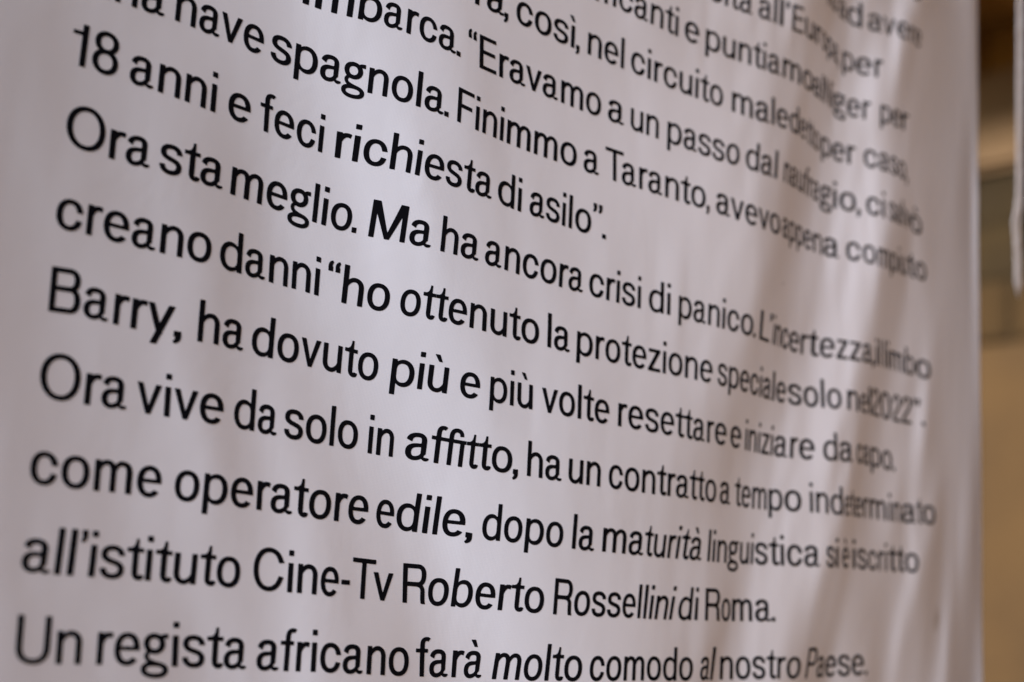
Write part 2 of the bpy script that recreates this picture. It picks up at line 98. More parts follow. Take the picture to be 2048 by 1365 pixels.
[464,467,476,486,497,509,522,535,550,565,582,599,619,639,659,678,693,708,725,744,763,784,802,817,832,846,860,870,881,887,894,896,898,897,895,895,896,901,906,914,924,933,943,953,964,975,987,998,1003,1007,1001,994,978,961,937,912,885,858,831,805,780,753,721,683,641,590,535,476,416,356,302,250,196,140,85,28,-25,-56,-84,-107,-129,-150,-170,-190,-207,-223,-236,-250,-261,-273,-280,-289,-299,-311,-327,-341,-352,-360,-365,-371,-376,-381,-386,-392,-400,-409,-418,-431,-443,-456,-468,-475,-481,-487,-493,-500,-510,-522,-531,-539,-544,-549,-566,-583,-601,-616,-628,-633,-631,-635,-645,-654,-663,-672,-680,-691,-702,-708,-713,-713,-714,-715,-716,-716,-716,-713,-702,-677,-651,-615,-579,-544,-510,-476,-443,-411,-379,-347,-316,-296,-276,-261,-248,-231,-211,-194,-183,-174,-180,-187,-199,-211,-224,-241,-260,-273,-285,-300,-315,-334,-343,-340,-329,-309,-287,-257,-227,-194,-159,-125,-90,-55,-20,11,43,68,88,107,117,127,138,148,167,187,204,218,230,234,240,263,287,316,349,382,414,447,479,509,538,569,600,631,660,688,715,746,776,805,832,858,885,911,937,955,973,990,1006,1021,1032,1042],
[512,514,521,528,536,544,552,561,571,580,593,605,624,643,663,682,700,718,738,759,779,797,814,828,840,850,860,868,875,881,887,888,889,889,889,892,895,900,905,911,917,924,933,943,954,962,967,969,964,959,950,939,921,902,880,858,834,812,791,765,733,694,649,599,546,490,434,378,325,273,218,161,100,36,-24,-46,-68,-91,-113,-135,-155,-175,-194,-212,-226,-239,-253,-266,-270,-275,-281,-289,-303,-317,-328,-335,-337,-340,-345,-350,-355,-361,-368,-376,-385,-394,-402,-414,-426,-438,-449,-454,-460,-467,-474,-482,-491,-500,-508,-515,-522,-529,-541,-553,-566,-579,-590,-598,-602,-608,-617,-625,-633,-640,-645,-652,-660,-668,-676,-680,-683,-684,-684,-682,-680,-679,-675,-659,-643,-610,-577,-540,-498,-457,-416,-377,-339,-307,-275,-247,-222,-200,-186,-172,-156,-140,-124,-107,-99,-95,-96,-100,-110,-124,-131,-137,-162,-187,-207,-222,-234,-245,-256,-255,-251,-232,-209,-182,-149,-116,-81,-46,-11,24,58,90,118,146,164,180,193,204,216,231,245,261,277,290,303,320,340,361,390,419,449,481,512,542,572,601,633,664,694,723,752,782,812,842,871,900,928,952,977,995,1009,1021,1032,1042,1048,1055],
[545,546,550,554,559,563,569,574,581,588,600,612,630,649,667,687,706,725,745,765,783,799,813,824,835,844,853,860,867,872,877,881,885,888,891,894,896,900,904,909,914,920,927,931,933,933,929,925,918,910,900,888,872,853,833,810,786,757,723,686,647,602,555,503,451,399,349,299,243,185,124,68,16,-16,-46,-72,-98,-123,-146,-168,-191,-213,-230,-246,-257,-266,-268,-270,-270,-271,-278,-285,-292,-299,-302,-306,-309,-314,-319,-325,-331,-338,-345,-354,-363,-373,-384,-392,-399,-405,-412,-419,-426,-435,-443,-450,-458,-466,-473,-481,-489,-496,-504,-512,-521,-530,-539,-548,-556,-564,-573,-583,-591,-598,-601,-604,-608,-612,-616,-622,-627,-631,-633,-632,-629,-622,-615,-601,-585,-564,-539,-511,-474,-438,-395,-349,-303,-262,-221,-183,-153,-123,-102,-84,-70,-61,-48,-29,-10,-3,3,-10,-24,-40,-50,-47,-50,-67,-92,-125,-146,-163,-171,-180,-196,-201,-194,-177,-146,-115,-81,-46,-10,24,59,94,129,163,190,214,234,246,258,272,286,300,313,329,347,365,388,410,434,460,486,515,544,573,603,632,662,692,723,753,783,812,842,873,904,936,967,992,1016,1035,1045,1055,1059,1064,1066,1068],
[566,566,568,570,572,575,579,583,591,599,612,624,641,658,676,694,713,731,749,766,782,795,808,818,827,835,843,850,856,864,871,877,884,888,891,895,900,903,907,909,911,910,908,905,901,896,889,882,875,865,852,837,820,799,776,748,718,682,644,601,556,511,464,416,365,313,258,203,149,101,58,23,-10,-42,-73,-104,-132,-159,-186,-213,-232,-248,-255,-262,-262,-262,-258,-253,-254,-256,-262,-267,-270,-274,-279,-284,-289,-295,-300,-306,-311,-317,-322,-328,-334,-341,-348,-354,-359,-363,-367,-373,-380,-387,-395,-401,-408,-416,-424,-432,-440,-447,-454,-460,-467,-474,-482,-490,-497,-504,-514,-524,-534,-544,-547,-549,-551,-553,-553,-554,-556,-559,-563,-566,-566,-562,-554,-542,-522,-501,-477,-454,-425,-395,-361,-320,-279,-232,-183,-134,-95,-58,-24,3,29,43,52,61,68,84,107,123,101,73,36,24,18,19,20,-8,-40,-68,-92,-111,-131,-151,-170,-175,-152,-130,-97,-63,-29,7,42,78,115,153,190,227,263,272,280,292,304,319,334,351,372,392,419,447,474,499,523,550,577,604,633,661,691,720,750,780,811,842,872,902,934,969,1004,1034,1055,1076,1083,1088,1088,1086,1084,1083],
[577,578,578,579,582,584,589,594,603,612,625,638,653,669,686,702,719,735,751,765,779,791,801,811,819,827,835,843,850,859,867,874,880,884,888,892,897,898,898,896,893,889,884,879,873,865,855,844,833,819,805,786,766,742,716,683,649,604,559,516,473,427,375,319,265,212,164,120,80,44,9,-25,-59,-91,-122,-150,-175,-199,-215,-230,-236,-242,-243,-243,-240,-236,-234,-233,-235,-238,-240,-242,-246,-251,-257,-263,-269,-275,-279,-282,-284,-286,-290,-294,-299,-303,-307,-310,-312,-315,-318,-323,-330,-335,-341,-346,-351,-359,-368,-376,-384,-390,-396,-401,-407,-414,-420,-426,-432,-437,-443,-450,-459,-469,-476,-482,-486,-489,-489,-488,-485,-482,-481,-480,-485,-490,-485,-480,-463,-445,-423,-401,-376,-347,-317,-279,-240,-198,-152,-105,-60,-16,27,60,90,117,138,158,157,154,164,174,183,193,174,140,113,92,84,70,50,27,2,-26,-53,-79,-103,-125,-127,-126,-102,-76,-47,-13,20,56,93,130,171,211,250,268,287,297,304,319,339,360,385,410,438,468,498,526,553,580,607,633,661,689,718,747,777,807,839,871,903,935,967,1004,1042,1079,1098,1115,1123,1122,1117,1109,1102,1097],
[585,585,586,588,591,594,600,607,616,626,638,650,665,679,694,709,723,738,751,764,775,786,796,805,814,822,831,839,848,855,863,868,873,877,880,881,882,880,878,875,871,866,860,852,843,832,820,806,792,776,759,738,716,685,652,610,566,520,474,428,374,316,273,231,184,141,102,63,25,-10,-43,-75,-104,-129,-152,-172,-188,-202,-212,-221,-224,-227,-226,-224,-221,-219,-219,-219,-220,-222,-224,-227,-230,-233,-238,-242,-243,-244,-243,-243,-246,-249,-253,-256,-259,-262,-263,-264,-265,-267,-270,-274,-279,-283,-287,-291,-295,-302,-313,-321,-329,-334,-338,-343,-347,-353,-359,-364,-368,-371,-374,-378,-382,-389,-395,-401,-406,-412,-415,-416,-414,-411,-404,-395,-390,-395,-397,-396,-390,-377,-362,-344,-326,-305,-285,-253,-217,-179,-134,-89,-44,-2,41,80,117,154,181,208,226,235,237,228,228,236,239,233,215,178,157,138,121,100,65,46,35,-1,-38,-51,-64,-75,-74,-65,-48,-20,9,41,73,107,145,182,217,248,278,290,297,315,337,361,392,422,453,484,515,544,574,603,631,659,686,714,741,771,801,831,865,899,933,968,1002,1040,1080,1121,1150,1159,1166,1156,1145,1131,1119,1111],
[592,593,594,597,601,605,612,619,628,638,649,661,674,687,700,713,726,739,750,762,772,782,792,801,810,819,828,836,843,849,855,858,862,863,864,863,862,859,856,851,846,838,830,819,807,795,781,766,750,730,709,680,650,610,568,522,475,427,378,328,284,241,200,160,121,83,46,13,-19,-46,-71,-93,-113,-132,-149,-164,-178,-190,-198,-204,-205,-205,-206,-206,-205,-205,-206,-207,-209,-212,-213,-213,-214,-216,-216,-216,-215,-214,-215,-216,-218,-221,-224,-226,-227,-228,-228,-228,-228,-229,-230,-231,-233,-235,-238,-242,-247,-254,-263,-271,-278,-283,-287,-290,-291,-295,-299,-303,-306,-309,-312,-315,-317,-319,-322,-325,-328,-331,-335,-337,-339,-339,-339,-332,-325,-320,-315,-316,-317,-307,-296,-279,-261,-244,-228,-208,-183,-158,-117,-76,-36,4,45,82,118,154,186,218,244,262,277,277,276,273,269,265,258,239,215,183,167,155,134,111,84,54,23,3,-13,-14,-15,-16,-14,4,22,48,77,105,132,159,190,221,252,273,293,318,346,374,405,436,467,499,531,561,591,621,650,679,708,735,762,791,820,850,886,921,957,995,1033,1071,1114,1158,1201,1207,1206,1189,1169,1150,1134,1124],
[600,600,603,606,611,616,623,630,639,648,659,670,681,693,704,716,728,739,750,760,770,780,789,798,807,815,822,829,834,838,842,844,846,845,845,843,840,835,830,823,815,805,795,783,770,755,739,719,698,670,641,603,564,521,476,430,385,339,297,255,217,178,141,105,71,40,10,-15,-38,-59,-78,-96,-114,-130,-144,-156,-165,-172,-175,-175,-177,-178,-181,-185,-188,-191,-195,-199,-197,-195,-195,-196,-196,-196,-195,-194,-194,-194,-195,-196,-198,-199,-201,-203,-203,-203,-202,-201,-201,-201,-200,-198,-199,-200,-205,-210,-215,-220,-226,-231,-235,-239,-241,-242,-241,-241,-242,-244,-246,-248,-251,-253,-254,-256,-259,-261,-261,-262,-263,-261,-256,-258,-267,-271,-274,-270,-263,-260,-259,-254,-245,-231,-212,-192,-173,-153,-138,-124,-96,-64,-30,10,49,82,112,141,170,200,226,252,273,278,282,286,290,278,267,257,243,219,194,169,163,161,132,99,66,41,21,17,15,17,20,34,49,69,91,115,143,171,198,224,249,276,302,330,359,389,420,452,484,516,548,579,609,638,668,697,727,754,781,808,836,865,901,938,975,1015,1054,1094,1139,1184,1230,1251,1239,1217,1187,1165,1146,1136],
[608,608,612,615,620,625,632,639,648,657,666,676,687,697,708,718,729,739,749,759,768,777,785,793,801,807,813,817,822,824,826,826,826,824,823,818,814,807,800,791,782,770,758,742,726,706,685,658,629,595,558,518,477,435,393,351,311,271,234,198,163,129,97,68,41,17,-6,-26,-45,-63,-80,-96,-110,-122,-131,-138,-143,-146,-150,-153,-158,-163,-168,-172,-176,-179,-179,-179,-178,-178,-177,-177,-176,-175,-175,-175,-176,-177,-178,-180,-182,-184,-185,-186,-185,-185,-184,-183,-182,-181,-180,-180,-182,-185,-190,-196,-199,-203,-206,-209,-210,-210,-210,-209,-207,-205,-203,-200,-200,-201,-204,-206,-203,-200,-204,-206,-205,-203,-201,-198,-194,-191,-193,-196,-204,-210,-211,-211,-209,-206,-202,-196,-182,-168,-147,-126,-108,-92,-75,-60,-37,1,40,74,104,134,153,174,195,216,234,249,262,269,274,268,262,256,248,231,213,192,175,159,140,119,89,66,48,41,38,42,49,61,77,94,113,132,157,182,210,238,267,294,321,349,379,408,439,471,502,534,566,598,627,657,686,716,745,772,799,827,853,880,914,950,986,1026,1066,1106,1150,1197,1243,1274,1257,1232,1197,1174,1155,1145],
[616,616,620,623,628,634,640,647,655,663,672,681,690,700,709,719,728,738,747,756,764,772,779,785,791,796,800,803,805,806,807,805,804,800,796,790,784,775,767,755,743,728,712,691,670,645,617,586,552,516,478,440,401,362,325,288,253,219,186,155,125,98,72,49,26,6,-13,-31,-48,-62,-76,-88,-98,-106,-113,-118,-124,-129,-135,-141,-146,-151,-155,-158,-159,-160,-160,-160,-159,-159,-158,-158,-157,-157,-158,-158,-159,-161,-162,-164,-165,-166,-167,-167,-166,-165,-163,-160,-159,-157,-158,-159,-163,-168,-177,-186,-191,-196,-198,-200,-199,-198,-195,-193,-191,-188,-183,-178,-176,-173,-175,-177,-169,-161,-164,-168,-167,-166,-162,-158,-154,-150,-149,-149,-151,-154,-160,-166,-166,-166,-162,-159,-151,-142,-127,-111,-94,-78,-63,-51,-37,-19,-2,32,65,93,114,135,156,177,197,216,239,266,292,277,265,262,257,238,219,200,176,149,123,95,65,52,50,46,41,47,59,73,89,106,130,154,172,189,214,246,278,308,338,367,398,428,458,489,520,551,582,613,644,674,704,732,761,789,816,843,870,897,927,959,992,1029,1068,1107,1149,1193,1237,1261,1248,1227,1197,1178,1161,1153],
[623,623,626,630,635,640,646,653,660,667,675,684,692,701,710,718,727,735,743,750,757,763,769,774,778,781,784,785,786,785,784,781,778,772,766,758,750,739,727,712,696,677,656,632,606,577,546,514,480,445,410,374,340,305,273,240,210,181,153,127,102,80,58,38,19,2,-15,-29,-43,-55,-66,-75,-83,-90,-98,-104,-111,-117,-123,-128,-132,-136,-138,-140,-141,-141,-141,-141,-141,-140,-140,-140,-140,-141,-142,-143,-144,-145,-146,-147,-147,-148,-147,-146,-145,-143,-142,-140,-139,-139,-141,-144,-149,-155,-164,-172,-178,-183,-185,-187,-185,-183,-180,-176,-173,-169,-164,-158,-154,-150,-149,-148,-143,-137,-138,-141,-145,-148,-147,-146,-144,-142,-143,-144,-142,-140,-138,-136,-139,-143,-141,-138,-132,-125,-121,-117,-105,-91,-76,-61,-47,-35,-21,4,29,53,76,99,121,144,164,183,210,240,266,281,295,284,272,265,255,230,201,167,129,92,58,40,30,27,25,28,33,48,67,90,118,147,170,191,216,245,274,306,338,370,402,434,466,498,530,561,591,622,653,683,714,743,772,799,827,854,881,909,936,964,992,1026,1062,1099,1136,1175,1213,1223,1221,1207,1188,1175,1163,1158],
[628,628,632,635,640,645,650,656,663,670,677,685,692,700,708,715,722,729,736,742,747,752,756,760,762,764,765,764,763,761,758,753,748,740,732,721,710,695,680,662,642,619,595,569,541,512,481,450,418,386,354,323,292,263,234,207,181,156,133,111,89,70,51,34,18,3,-11,-23,-35,-45,-54,-63,-71,-79,-86,-93,-99,-105,-110,-114,-117,-119,-121,-122,-123,-123,-123,-123,-123,-123,-124,-124,-124,-125,-126,-126,-127,-128,-128,-128,-128,-128,-127,-126,-125,-123,-123,-122,-123,-124,-127,-131,-136,-143,-150,-157,-162,-167,-169,-170,-169,-166,-163,-159,-154,-149,-143,-137,-131,-126,-121,-116,-109,-100,-97,-100,-105,-111,-115,-118,-121,-124,-129,-135,-142,-149,-143,-134,-136,-141,-145,-149,-141,-133,-134,-136,-144,-152,-134,-115,-98,-83,-64,-40,-16,12,39,61,82,106,135,163,181,198,223,252,280,277,275,271,265,251,231,199,163,124,85,57,41,34,31,23,14,22,32,57,87,117,149,179,209,237,265,295,326,357,389,421,454,487,520,552,584,616,648,679,710,740,770,798,826,854,882,910,936,961,985,1016,1048,1081,1111,1141,1168,1177,1187,1181,1174,1169,1164,1162],
[632,632,635,639,643,647,653,658,664,670,677,683,690,697,703,709,715,721,726,730,734,738,740,742,743,743,742,740,737,733,728,721,713,703,692,679,664,647,629,608,586,563,537,511,484,456,427,398,369,340,313,285,259,233,209,185,163,141,121,101,83,66,50,35,20,8,-5,-16,-26,-36,-45,-54,-62,-69,-75,-81,-87,-91,-95,-98,-101,-103,-104,-105,-106,-106,-107,-107,-107,-107,-108,-108,-108,-109,-109,-109,-109,-109,-109,-109,-109,-108,-107,-107,-106,-106,-106,-106,-108,-110,-114,-118,-124,-129,-135,-141,-146,-149,-151,-152,-150,-148,-144,-140,-134,-128,-122,-115,-108,-101,-94,-87,-80,-72,-66,-65,-66,-71,-77,-83,-90,-97,-105,-113,-123,-133,-136,-138,-138,-137,-141,-147,-147,-147,-150,-153,-169,-184,-186,-185,-173,-160,-140,-120,-93,-64,-34,-2,28,64,102,138,158,177,194,211,228,243,253,241,229,219,209,199,180,156,130,107,90,78,74,59,31,13,-2,22,47,78,114,150,184,217,250,278,305,335,365,396,428,460,493,527,561,594,627,659,691,722,754,783,811,840,868,896,922,944,967,995,1023,1050,1072,1094,1114,1133,1148,1153,1157,1159,1162,1164],
[634,634,637,640,644,648,653,658,663,668,674,680,685,691,696,701,705,709,713,716,719,720,721,721,721,719,716,713,708,701,694,685,674,662,649,633,616,598,578,557,534,511,487,462,436,410,384,358,333,307,283,259,236,214,192,171,152,133,115,98,81,66,51,38,25,13,1,-9,-19,-28,-37,-44,-52,-58,-64,-69,-74,-77,-81,-83,-85,-87,-88,-89,-90,-90,-91,-91,-91,-91,-91,-91,-91,-91,-91,-91,-91,-91,-90,-90,-89,-89,-89,-89,-89,-89,-90,-92,-94,-98,-101,-106,-110,-115,-120,-125,-128,-131,-132,-133,-131,-129,-125,-120,-114,-108,-101,-93,-85,-77,-69,-61,-53,-45,-38,-34,-32,-34,-38,-45,-52,-62,-72,-83,-96,-108,-118,-127,-131,-134,-137,-141,-146,-151,-158,-166,-184,-203,-223,-236,-240,-236,-225,-208,-183,-158,-126,-95,-58,-16,26,74,121,167,189,205,221,236,241,220,193,159,156,156,152,146,133,119,107,100,107,110,90,52,-11,0,12,40,70,104,145,186,222,249,276,305,334,364,394,425,458,493,528,562,596,630,662,694,726,756,785,814,841,869,892,914,937,962,986,1005,1022,1042,1067,1092,1111,1126,1139,1149,1158,1166],
[634,634,637,640,643,647,651,655,659,664,668,673,677,682,685,689,692,695,697,699,700,700,699,698,695,692,687,681,674,666,657,646,633,620,605,588,571,552,532,512,490,468,446,423,399,376,353,330,307,285,263,242,222,201,182,164,146,128,112,96,81,67,53,41,28,17,6,-3,-13,-21,-29,-35,-42,-47,-53,-57,-61,-64,-67,-69,-71,-72,-73,-74,-74,-74,-75,-75,-74,-74,-74,-74,-74,-73,-73,-72,-72,-72,-71,-71,-71,-71,-71,-72,-73,-74,-76,-78,-81,-85,-88,-92,-97,-101,-105,-108,-111,-113,-113,-113,-111,-109,-105,-100,-94,-87,-79,-71,-63,-54,-45,-36,-27,-19,-11,-6,0,0,0,-6,-12,-22,-33,-46,-61,-76,-90,-104,-114,-123,-129,-134,-140,-146,-157,-168,-188,-212,-242,-270,-297,-306,-313,-300,-286,-257,-226,-189,-145,-101,-51,4,57,107,150,191,219,235,243,229,200,149,123,103,103,104,105,105,105,107,115,122,119,109,56,28,8,20,35,64,100,137,168,199,230,263,296,327,356,386,421,456,491,526,561,595,628,660,692,722,752,779,806,831,852,874,896,918,938,951,965,993,1024,1054,1078,1101,1121,1138,1154,1166],
[632,632,635,637,640,643,646,650,653,657,660,664,667,670,672,675,676,678,678,678,677,676,674,670,666,661,655,647,639,629,619,607,594,580,564,548,531,513,495,475,455,435,415,394,373,352,332,311,291,270,251,231,213,194,176,159,142,126,110,96,81,68,55,43,31,21,11,2,-6,-13,-21,-26,-32,-37,-41,-45,-48,-51,-53,-55,-56,-57,-58,-58,-58,-58,-58,-58,-57,-57,-56,-56,-55,-55,-54,-54,-53,-53,-53,-53,-53,-54,-55,-56,-58,-60,-62,-65,-68,-72,-75,-79,-82,-86,-89,-91,-93,-94,-94,-94,-92,-89,-84,-79,-73,-66,-59,-50,-41,-32,-22,-12,-2,7,16,23,29,32,35,32,29,21,11,-3,-18,-36,-55,-73,-89,-104,-114,-123,-130,-137,-147,-157,-179,-203,-240,-283,-329,-366,-390,-401,-391,-371,-341,-297,-252,-199,-140,-81,-22,37,95,151,190,226,253,252,238,186,126,76,53,49,55,65,79,93,108,122,130,138,116,90,57,42,37,42,51,70,96,123,162,201,239,275,311,347,384,420,456,492,528,561,594,627,658,688,717,742,767,788,808,828,847,867,881,893,915,950,985,1018,1049,1079,1105,1128,1150,1166],
[628,628,630,632,635,637,639,642,644,647,649,651,653,655,656,657,657,657,656,655,652,649,645,641,635,629,621,613,604,594,583,571,558,545,530,515,499,483,466,449,430,412,394,375,356,337,318,299,280,261,243,224,207,189,172,155,139,124,109,94,81,68,56,45,34,25,15,8,0,-6,-13,-18,-23,-26,-30,-33,-36,-38,-39,-40,-41,-42,-42,-42,-42,-41,-41,-40,-39,-38,-38,-37,-36,-36,-35,-35,-35,-35,-35,-36,-36,-38,-39,-41,-43,-46,-49,-52,-55,-58,-61,-65,-68,-70,-73,-75,-76,-76,-76,-74,-72,-69,-65,-59,-53,-46,-38,-29,-20,-10,0,11,21,31,42,50,58,64,69,70,69,64,56,44,30,10,-10,-33,-55,-76,-93,-108,-118,-126,-134,-142,-158,-178,-216,-265,-327,-399,-457,-500,-511,-503,-471,-437,-378,-316,-255,-187,-115,-44,25,87,146,203,248,271,293,256,191,87,4,-8,-16,6,27,54,82,108,129,149,150,148,123,95,67,40,14,11,12,46,83,121,167,212,257,300,342,383,422,460,498,531,565,597,627,656,682,705,729,746,763,779,795,810,822,835,873,911,950,987,1023,1060,1090,1119,1146,1166],
[622,623,624,625,627,628,630,632,633,634,635,636,637,637,637,636,635,633,631,628,625,621,616,610,604,597,590,581,572,563,553,542,530,518,505,491,477,462,447,431,414,398,381,363,345,327,309,291,273,254,236,219,201,184,167,151,135,120,106,92,79,68,56,46,36,28,20,13,6,1,-5,-9,-13,-16,-19,-21,-23,-24,-25,-25,-26,-26,-25,-25,-24,-23,-23,-22,-21,-20,-19,-18,-17,-17,-16,-16,-16,-17,-17,-19,-20,-22,-24,-26,-29,-32,-35,-38,-42,-45,-48,-51,-53,-55,-57,-58,-58,-58,-57,-55,-53,-49,-45,-40,-34,-26,-19,-10,0,10,21,32,43,55,66,77,86,95,102,106,108,108,103,94,81,64,43,17,-10,-38,-64,-86,-103,-115,-122,-127,-136,-146,-175,-214,-279,-378,-492,-588,-648,-657,-638,-589,-538,-472,-394,-315,-236,-161,-77,14,113,173,220,272,323,335,324,214,-9,-88,-97,-82,-51,-8,33,72,110,147,167,184,182,168,135,90,17,-46,-65,-47,-19,35,88,140,193,245,296,344,387,429,469,504,538,570,599,627,650,671,690,703,716,728,739,753,767,794,835,876,918,960,1001,1042,1076,1111,1143,1167],
[615,615,615,616,617,617,618,618,618,619,618,618,617,616,614,613,610,608,604,601,596,592,587,581,575,569,562,555,547,539,530,520,510,500,488,476,463,450,436,421,405,390,373,356,338,321,302,284,266,248,230,212,195,178,161,145,130,116,102,89,77,66,56,47,38,31,24,18,13,8,4,1,-2,-4,-6,-8,-9,-9,-10,-10,-9,-9,-8,-7,-6,-5,-4,-2,-1,0,1,2,2,2,3,2,2,1,-1,-2,-4,-7,-9,-12,-15,-19,-22,-25,-29,-32,-34,-37,-39,-40,-42,-42,-42,-41,-40,-37,-35,-31,-27,-21,-15,-8,0,9,19,29,40,52,64,77,89,101,113,124,133,141,146,150,148,146,136,123,103,79,49,15,-22,-57,-85,-106,-115,-120,-121,-123,-137,-155,-218,-324,-488,-635,-705,-736,-703,-668,-634,-593,-650,-678,-660,-631,-596,-538,41,432,412,381,371,380,411,441,334,-184,-199,-183,-136,-90,-40,16,72,125,164,202,230,231,223,189,120,-95,-170,-167,-116,-62,-14,66,140,204,253,302,352,401,442,479,515,546,574,602,621,641,652,660,667,672,681,698,714,757,801,844,890,937,983,1026,1065,1104,1140,1168]]
EDGE = [(-14.61, 28.31), (-13.94, 28.25), (-12.21, 28.1), (-10.08, 28.03), (-7.89, 28.05), (-5.62, 28.12), (-3.28, 28.15), (-0.95, 28.01), (1.37, 27.78), (2.06, 27.66)]
RX0, RDX, RZ0, RDZ = 4.6, 0.1, -16.5, 0.5
REL = np.array(RELIEF)/2000.

def cubic(t):   # cubic B-spline weights: smooth, no ringing
    return [(1-t)**3/6, (3*t**3-6*t*t+4)/6, (-3*t**3+3*t*t+3*t+1)/6, t**3/6]

def depth(x, z):
    x = np.asarray(x, float); z = np.asarray(z, float)
    i = (x-RX0)/RDX; j = (z-RZ0)/RDZ
    a = np.floor(i).astype(int); b = np.floor(j).astype(int); wu = cubic(i-a); wv = cubic(j-b)
    out = np.zeros(np.broadcast(x, z).shape)
    for p in range(4):
        for q in range(4):
            out += wu[p]*wv[q]*REL[np.clip(b+q-1, 0, REL.shape[0]-1), np.clip(a+p-1, 0, REL.shape[1]-1)]
    return out

def cloth_normal(x, z, e=.02):
    gx = (depth(x+e, z)-depth(x-e, z))/(2*e); gz = (depth(x, z+e)-depth(x, z-e))/(2*e)
    n = np.stack([gx, -np.ones_like(gx), gz], -1)
    return n/np.linalg.norm(n, axis=-1, keepdims=True)

# ------------------------------------------------------------------ banner
BROWN_SPOT = (0.4435, 0, 0.3513)      # in the cloth's own coordinates
def cloth_material():
    m = bpy.data.materials.new('white_polyester'); m.use_nodes = True
    n = m.node_tree; N = n.nodes; b = N['Principled BSDF']
    b.inputs['Base Color'].default_value = (.785, .765, .815, 1)
    b.inputs['Roughness'].default_value = .48
    b.inputs['Specular IOR Level'].default_value = .5
    b.inputs['Sheen Weight'].default_value = .15; b.inputs['Sheen Roughness'].default_value = .4
    tc = N.new('ShaderNodeTexCoord')
    # plain weave: warp and weft threads
    wv = []
    for ax, sc in (('X', 330), ('Z', 330)):
        t = N.new('ShaderNodeTexWave'); t.wave_type = 'BANDS'; t.bands_direction = ax; t.inputs['Scale'].default_value = sc
        t.inputs['Distortion'].default_value = .6; t.inputs['Detail'].default_value = 2
        n.links.new(tc.outputs['Object'], t.inputs[0]); wv.append(t)
    mx = N.new('ShaderNodeMath'); mx.operation = 'ADD'
    n.links.new(wv[0].outputs['Fac'], mx.inputs[0]); n.links.new(wv[1].outputs['Fac'], mx.inputs[1])
    # a small brown spot near the lower right corner
    ds = N.new('ShaderNodeVectorMath'); ds.operation = 'DISTANCE'; ds.inputs[1].default_value = BROWN_SPOT
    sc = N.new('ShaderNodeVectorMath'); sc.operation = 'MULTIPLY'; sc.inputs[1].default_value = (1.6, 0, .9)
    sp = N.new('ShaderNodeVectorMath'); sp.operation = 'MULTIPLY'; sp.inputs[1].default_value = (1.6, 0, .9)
    n.links.new(tc.outputs['Object'], sc.inputs[0]); sp.inputs[0].default_value = BROWN_SPOT
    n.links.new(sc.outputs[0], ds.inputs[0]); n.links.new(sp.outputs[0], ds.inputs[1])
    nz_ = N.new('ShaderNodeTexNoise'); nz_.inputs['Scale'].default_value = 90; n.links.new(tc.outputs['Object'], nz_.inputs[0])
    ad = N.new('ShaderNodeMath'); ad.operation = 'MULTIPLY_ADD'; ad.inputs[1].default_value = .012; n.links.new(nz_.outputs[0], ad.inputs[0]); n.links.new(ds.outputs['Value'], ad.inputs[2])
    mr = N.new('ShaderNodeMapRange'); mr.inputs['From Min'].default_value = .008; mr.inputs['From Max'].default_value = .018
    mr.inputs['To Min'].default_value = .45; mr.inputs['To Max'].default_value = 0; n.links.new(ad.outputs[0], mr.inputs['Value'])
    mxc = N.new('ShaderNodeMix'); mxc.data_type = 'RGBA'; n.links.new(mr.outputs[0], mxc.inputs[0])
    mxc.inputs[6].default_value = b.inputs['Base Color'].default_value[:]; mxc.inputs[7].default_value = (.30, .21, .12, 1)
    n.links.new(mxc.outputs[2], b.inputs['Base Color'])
    # faint creases left from folding, and slubs
    mp = N.new('ShaderNodeMapping'); mp.inputs['Scale'].default_value = (1.2, 1, .8); n.links.new(tc.outputs['Object'], mp.inputs[0])
    ns = N.new('ShaderNodeTexNoise'); ns.inputs['Scale'].default_value = 14; ns.inputs['Detail'].default_value = 3; ns.inputs['Distortion'].default_value = .8
    n.links.new(mp.outputs[0], ns.inputs[0])
    b1 = N.new('ShaderNodeBump'); b1.inputs['Strength'].default_value = .06; b1.inputs['Distance'].default_value = .006
    n.links.new(ns.outputs[0], b1.inputs['Height'])
    b2 = N.new('ShaderNodeBump'); b2.inputs['Strength'].default_value = .09; b2.inputs['Distance'].default_value = .0003
    n.links.new(mx.outputs[0], b2.inputs['Height']); n.links.new(b1.outputs[0], b2.inputs['Normal'])
    n.links.new(b2.outputs[0], b.inputs['Normal'])
    return m
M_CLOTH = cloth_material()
M_INK = material('black_ink', (.004, .004, .006), rough=.8)
M_INK.node_tree.nodes['Principled BSDF'].inputs['Specular IOR Level'].default_value = .04

banner = empty('banner', W(16, 0, -20.5), 'large white fabric banner with rows of black Italian text, hanging in soft vertical folds', 'banner')
off = Vector(banner.location)

zt, zb = 5.0, -20.5
nxg, nzg = 560, 420
zz = np.linspace(zb, zt, nzg)
ez = np.array([e[0] for e in EDGE]); ex = np.array([e[1] for e in EDGE])
right = np.interp(zz, ez, ex); left = np.full_like(zz, 4.75)
u = np.linspace(0, 1, nxg)
X = left[:, None]+(right-left)[:, None]*u[None]; Z = np.repeat(zz[:, None], nxg, 1)
Y = depth(X, Z)
def P3(X, Y, Z): return np.stack([X*LS-off.x, Y*LS-off.y, (Z-CAM_Z)*LS+EYE-off.z], -1)
V = P3(X, Y, Z)
nrm = cloth_normal(X, Z)
th = .0004
Vb = V - nrm*th                   # back face, half a millimetre behind
idx = np.arange(nxg*nzg).reshape(nzg, nxg)
Fq = np.stack([idx[:-1, :-1], idx[:-1, 1:], idx[1:, 1:], idx[1:, :-1]], -1).reshape(-1, 4)
k = nxg*nzg
ring_ = np.concatenate([idx[0], idx[1:, -1], idx[-1, -2::-1], idx[-2:0:-1, 0]])
